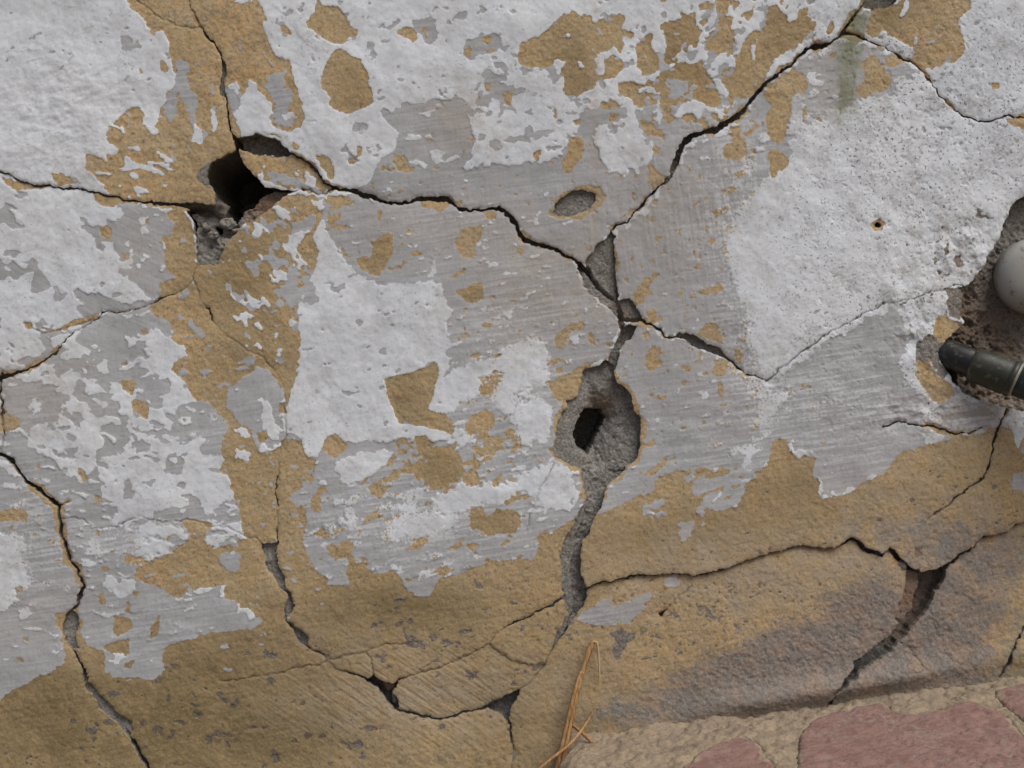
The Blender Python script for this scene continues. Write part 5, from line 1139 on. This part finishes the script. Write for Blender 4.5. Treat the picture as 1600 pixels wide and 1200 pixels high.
# ---------------------------------------------------------------- pipes
def frames(pts, up=(0, 0, 1)):
    pts = [Vector(p) for p in pts]; out = []
    up = Vector(up)
    for i, p in enumerate(pts):
        tg = (pts[min(i + 1, len(pts) - 1)] - pts[max(i - 1, 0)]).normalized()
        a = tg.cross(up)
        if a.length < 1e-4: a = Vector((1, 0, 0))
        a.normalize(); bb_ = a.cross(tg).normalized(); out.append((p, a, bb_, tg))
    return out
def tube(name, pts, radii, material, parent=None, n=28, flat=1.0, cap=True, wob=None, up=(0, 0, 1)):
    bm = bmesh.new(); rings = []
    for i, (p, a, b_, tg) in enumerate(frames(pts, up)):
        r = radii[i]; ring = []
        for q in range(n):
            th = 2 * math.pi * q / n
            rr = r * (1 + (wob(i, th) if wob else 0))
            ring.append(bm.verts.new(p + a * math.cos(th) * rr + b_ * math.sin(th) * rr * flat))
        rings.append(ring)
    for r0, r1 in zip(rings[:-1], rings[1:]):
        for q in range(n):
            bm.faces.new((r0[q], r0[(q + 1) % n], r1[(q + 1) % n], r1[q])).smooth = True
    if cap:
        bm.faces.new(rings[0]); bm.faces.new(rings[-1])
    bmesh.ops.recalc_face_normals(bm, faces=bm.faces)
    me = bpy.data.meshes.new(name); bm.to_mesh(me); bm.free(); me.materials.append(material)
    o = bpy.data.objects.new(name, me); COL.objects.link(o)
    if parent: o.parent = parent
    return o
def pipe_mat(name, c0, c1, dirt, rough, spots=.7):
    m, t, b = mat(name); k = NB(t); p = k.pos()
    c = k.mix(k.step(k.noise(p, 40, 4), .35, .65), c0, c1)
    c = k.mix(k.math('MULTIPLY', k.step(k.noise(p, 160, 4, .65), spots - .08, spots), .8), c, dirt)
    k._in(b.inputs['Base Color'], c); b.inputs['Roughness'].default_value = rough
    k._in(b.inputs['Roughness'], k.math('MULTIPLY_ADD', k.noise(p, 90, 3), .3, rough - .15))
    k._in(b.inputs['Normal'], k.bump(k.noise(p, 300, 3), .0003, .4)); return m
MP = pipe_mat('pale_plastic', (.42, .41, .375), (.34, .325, .285), (.20, .15, .10), .5, .66)
MH = pipe_mat('black_rubber', (.016, .017, .017), (.03, .032, .031), (.10, .085, .06), .45, .62)
MO = pipe_mat('olive_plastic', (.036, .038, .024), (.024, .027, .02), (.11, .095, .06), .46, .62)
def Vw(x, y, z): return Vector(W3(x, y, z).tolist())
pr = bpy.data.objects.new('waste_pipe', None); COL.objects.link(pr); tag(pr, 'pale grey plastic pipe with rounded end set in the hole above the black hose', 'pipe')
ax0, ax1 = Vw(1640, 428, -70), Vw(1606, 433, 40)
ax = (ax1 - ax0)
R0 = 60 * S
prof = [(0, 1), (.55, 1), (.72, .995), (.80, .965), (.87, .90), (.93, .79), (.97, .62), (.99, .42), (1.0, .2), (1.002, .02)]
tube('pipe_body', [ax0 + ax * q for q, _ in prof], [R0 * r for _, r in prof], MP, pr, 64)
tube('pipe_collar', [ax0 + ax * q for q in (.18, .2, .21, .36, .37, .39)], [R0 * r for r in (1.0, 1.06, 1.075, 1.075, 1.06, 1.0)], MP, pr, 64)
hr = bpy.data.objects.new('water_hose', None); COL.objects.link(hr); tag(hr, 'black hose with olive coupling coming out of the wall below the pale pipe', 'hose')
H0, H1, H2, H3, H4 = Vw(1446, 535, -52), Vw(1490, 556, 0), Vw(1522, 573, 22), Vw(1562, 592, 44), Vw(1720, 664, 120)
tube('hose_end', [H0, H1, H1.lerp(H2, .5), H2, H2.lerp(H3, .2)], [22 * S, 22.5 * S, 22.5 * S, 22.5 * S, 22.5 * S], MH, hr, 40)
cd = (H3 - H2)
cp = [(-.28, 22), (-.24, 25), (-.16, 26.5), (.1, 27.3), (.55, 28.2), (.8, 28.6), (.86, 28.4), (.88, 27.2), (.90, 27.2), (.92, 28.6), (1.02, 28.8), (1.07, 28), (1.08, 25)]
co_ = tube('coupling', [H2 + cd * q for q, _ in cp], [r * S for _, r in cp], MO, hr, 48)
tube('sealing_ring', [H2 + cd * q for q in (1.04, 1.06, 1.12, 1.15)], [S * r for r in (25, 27.4, 27.4, 25)], pipe_mat('dull_metal', (.30, .29, .25), (.22, .21, .18), (.1, .08, .05), .4), hr, 40)
tube('hose_line', [H2 + cd * 1.08, H3.lerp(H4, .12), H3.lerp(H4, .4), H3.lerp(H4, .7), H4 + Vector((0, 0, -.012))], [24.5 * S, 25 * S, 25 * S, 25 * S, 25 * S], MH, hr, 40)

# ---------------------------------------------------------------- dry straw
MT, t, b = mat('dry_straw'); k = NB(t); p = k.pos()
pv = k.mapv(p, (0, math.radians(-18), 0), (1, 1, .06))
sn = k.noise(pv, 900, 3, .6)
c = k.mix(k.step(sn, .36, .64), (.27, .13, .045), (.48, .275, .115)); c = k.mix(k.math('MULTIPLY', k.step(k.noise(p, 90, 3), .5, .7), .5), c, (.56, .38, .19))
k._in(b.inputs['Base Color'], c); b.inputs['Roughness'].default_value = .55; k._in(b.inputs['Normal'], k.bump(sn, .0006, .6))
MT2, t, b = mat('pale_straw'); k = NB(t); p = k.pos()
k._in(b.inputs['Base Color'], k.mix(k.noise(p, 200, 3), (.50, .34, .17), (.62, .48, .30))); b.inputs['Roughness'].default_value = .6
def smooth(pts, n=6):
    pts = [np.array(p, float) for p in pts]; out = []
    q = [2 * pts[0] - pts[1]] + pts + [2 * pts[-1] - pts[-2]]
    for i in range(1, len(q) - 2):
        for s_ in range(n):
            t_ = s_ / n; a, b_, c_, d_ = q[i - 1:i + 3]
            out.append(.5 * (2 * b_ + (c_ - a) * t_ + (2 * a - 5 * b_ + 4 * c_ - d_) * t_ ** 2 + (3 * b_ - a - 3 * c_ + d_) * t_ ** 3))
    return out + [pts[-1]]
def straw(name, rows, material=None, parent=None, n=10, flat=.55):
    """rows: x, y, h, width"""
    r = smooth(rows)
    return tube(name, [Vw(*q[:3]) for q in r], [max(.4, q[3] * .5) * S for q in r], material or MT, parent, n, flat, wob=lambda i, th: .16 * math.cos(3 * th + .3) + .07 * math.cos(5 * th), up=(0, -1, 0))
st = bpy.data.objects.new('straw_stalk', None); COL.objects.link(st); tag(st, 'thickest dry straw stalk leaning up against the wall, with split sheath', 'straw')
straw('stem', [(838, 1330, 34, 12), (862, 1225, 30, 12), (876, 1168, 26, 12), (890, 1110, 21, 11), (901, 1065, 16, 9.5), (908, 1046, 13, 8)], None, st)
straw('sheath', [(848, 1320, 38, 9), (868, 1225, 34, 7), (882, 1160, 30, 6), (893, 1110, 24, 5.5), (905, 1062, 17, 5), (911, 1046, 14, 3)], MT, st, 8)
straw('tip', [(908, 1049, 13, 6.5), (913, 1034, 11, 6), (919, 1016, 9, 8.5), (924, 1004, 8, 8), (928, 998, 8, 4)], MT, st, 8, .35)
straw('leaf_blade', [(925, 1001, 9, 3), (931, 1001, 9.5, 4), (934, 1012, 8, 4), (936, 1040, 6, 3), (937, 1065, 4, 2.2), (936, 1080, 3, 1.2)], MT2, st, 6, .3)
o = straw('straw_stalk', [(888, 1124, 15, 4.5), (905, 1136, 18, 5), (930, 1158, 24, 5), (958, 1183, 34, 3.5)]); tag(o, 'short straw lying behind the thick stalk with its tip over the mortar of the step', 'straw')
o = straw('straw_stalk', [(929, 1101, 9, 2), (921, 1117, 12, 3), (906, 1135, 24, 4.2), (886, 1152, 38, 4.6), (862, 1168, 46, 4.2), (836, 1188, 52, 4), (812, 1212, 58, 5), (770, 1262, 62, 5)]); tag(o, 'long thin curved straw bowing across the front of the thick stalk', 'straw')
o = straw('straw_stalk', [(826, 1187, 66, 7), (812, 1212, 70, 8), (790, 1262, 74, 8)], MT2); tag(o, 'pale straw with a flat cut end standing just beside the thick stalk', 'straw')
o = straw('straw_stalk', [(829, 1191, 50, 6), (838, 1212, 52, 6), (850, 1262, 54, 6)], MT); tag(o, 'short brown straw stub between the pale cut end and the thick stalk', 'straw')
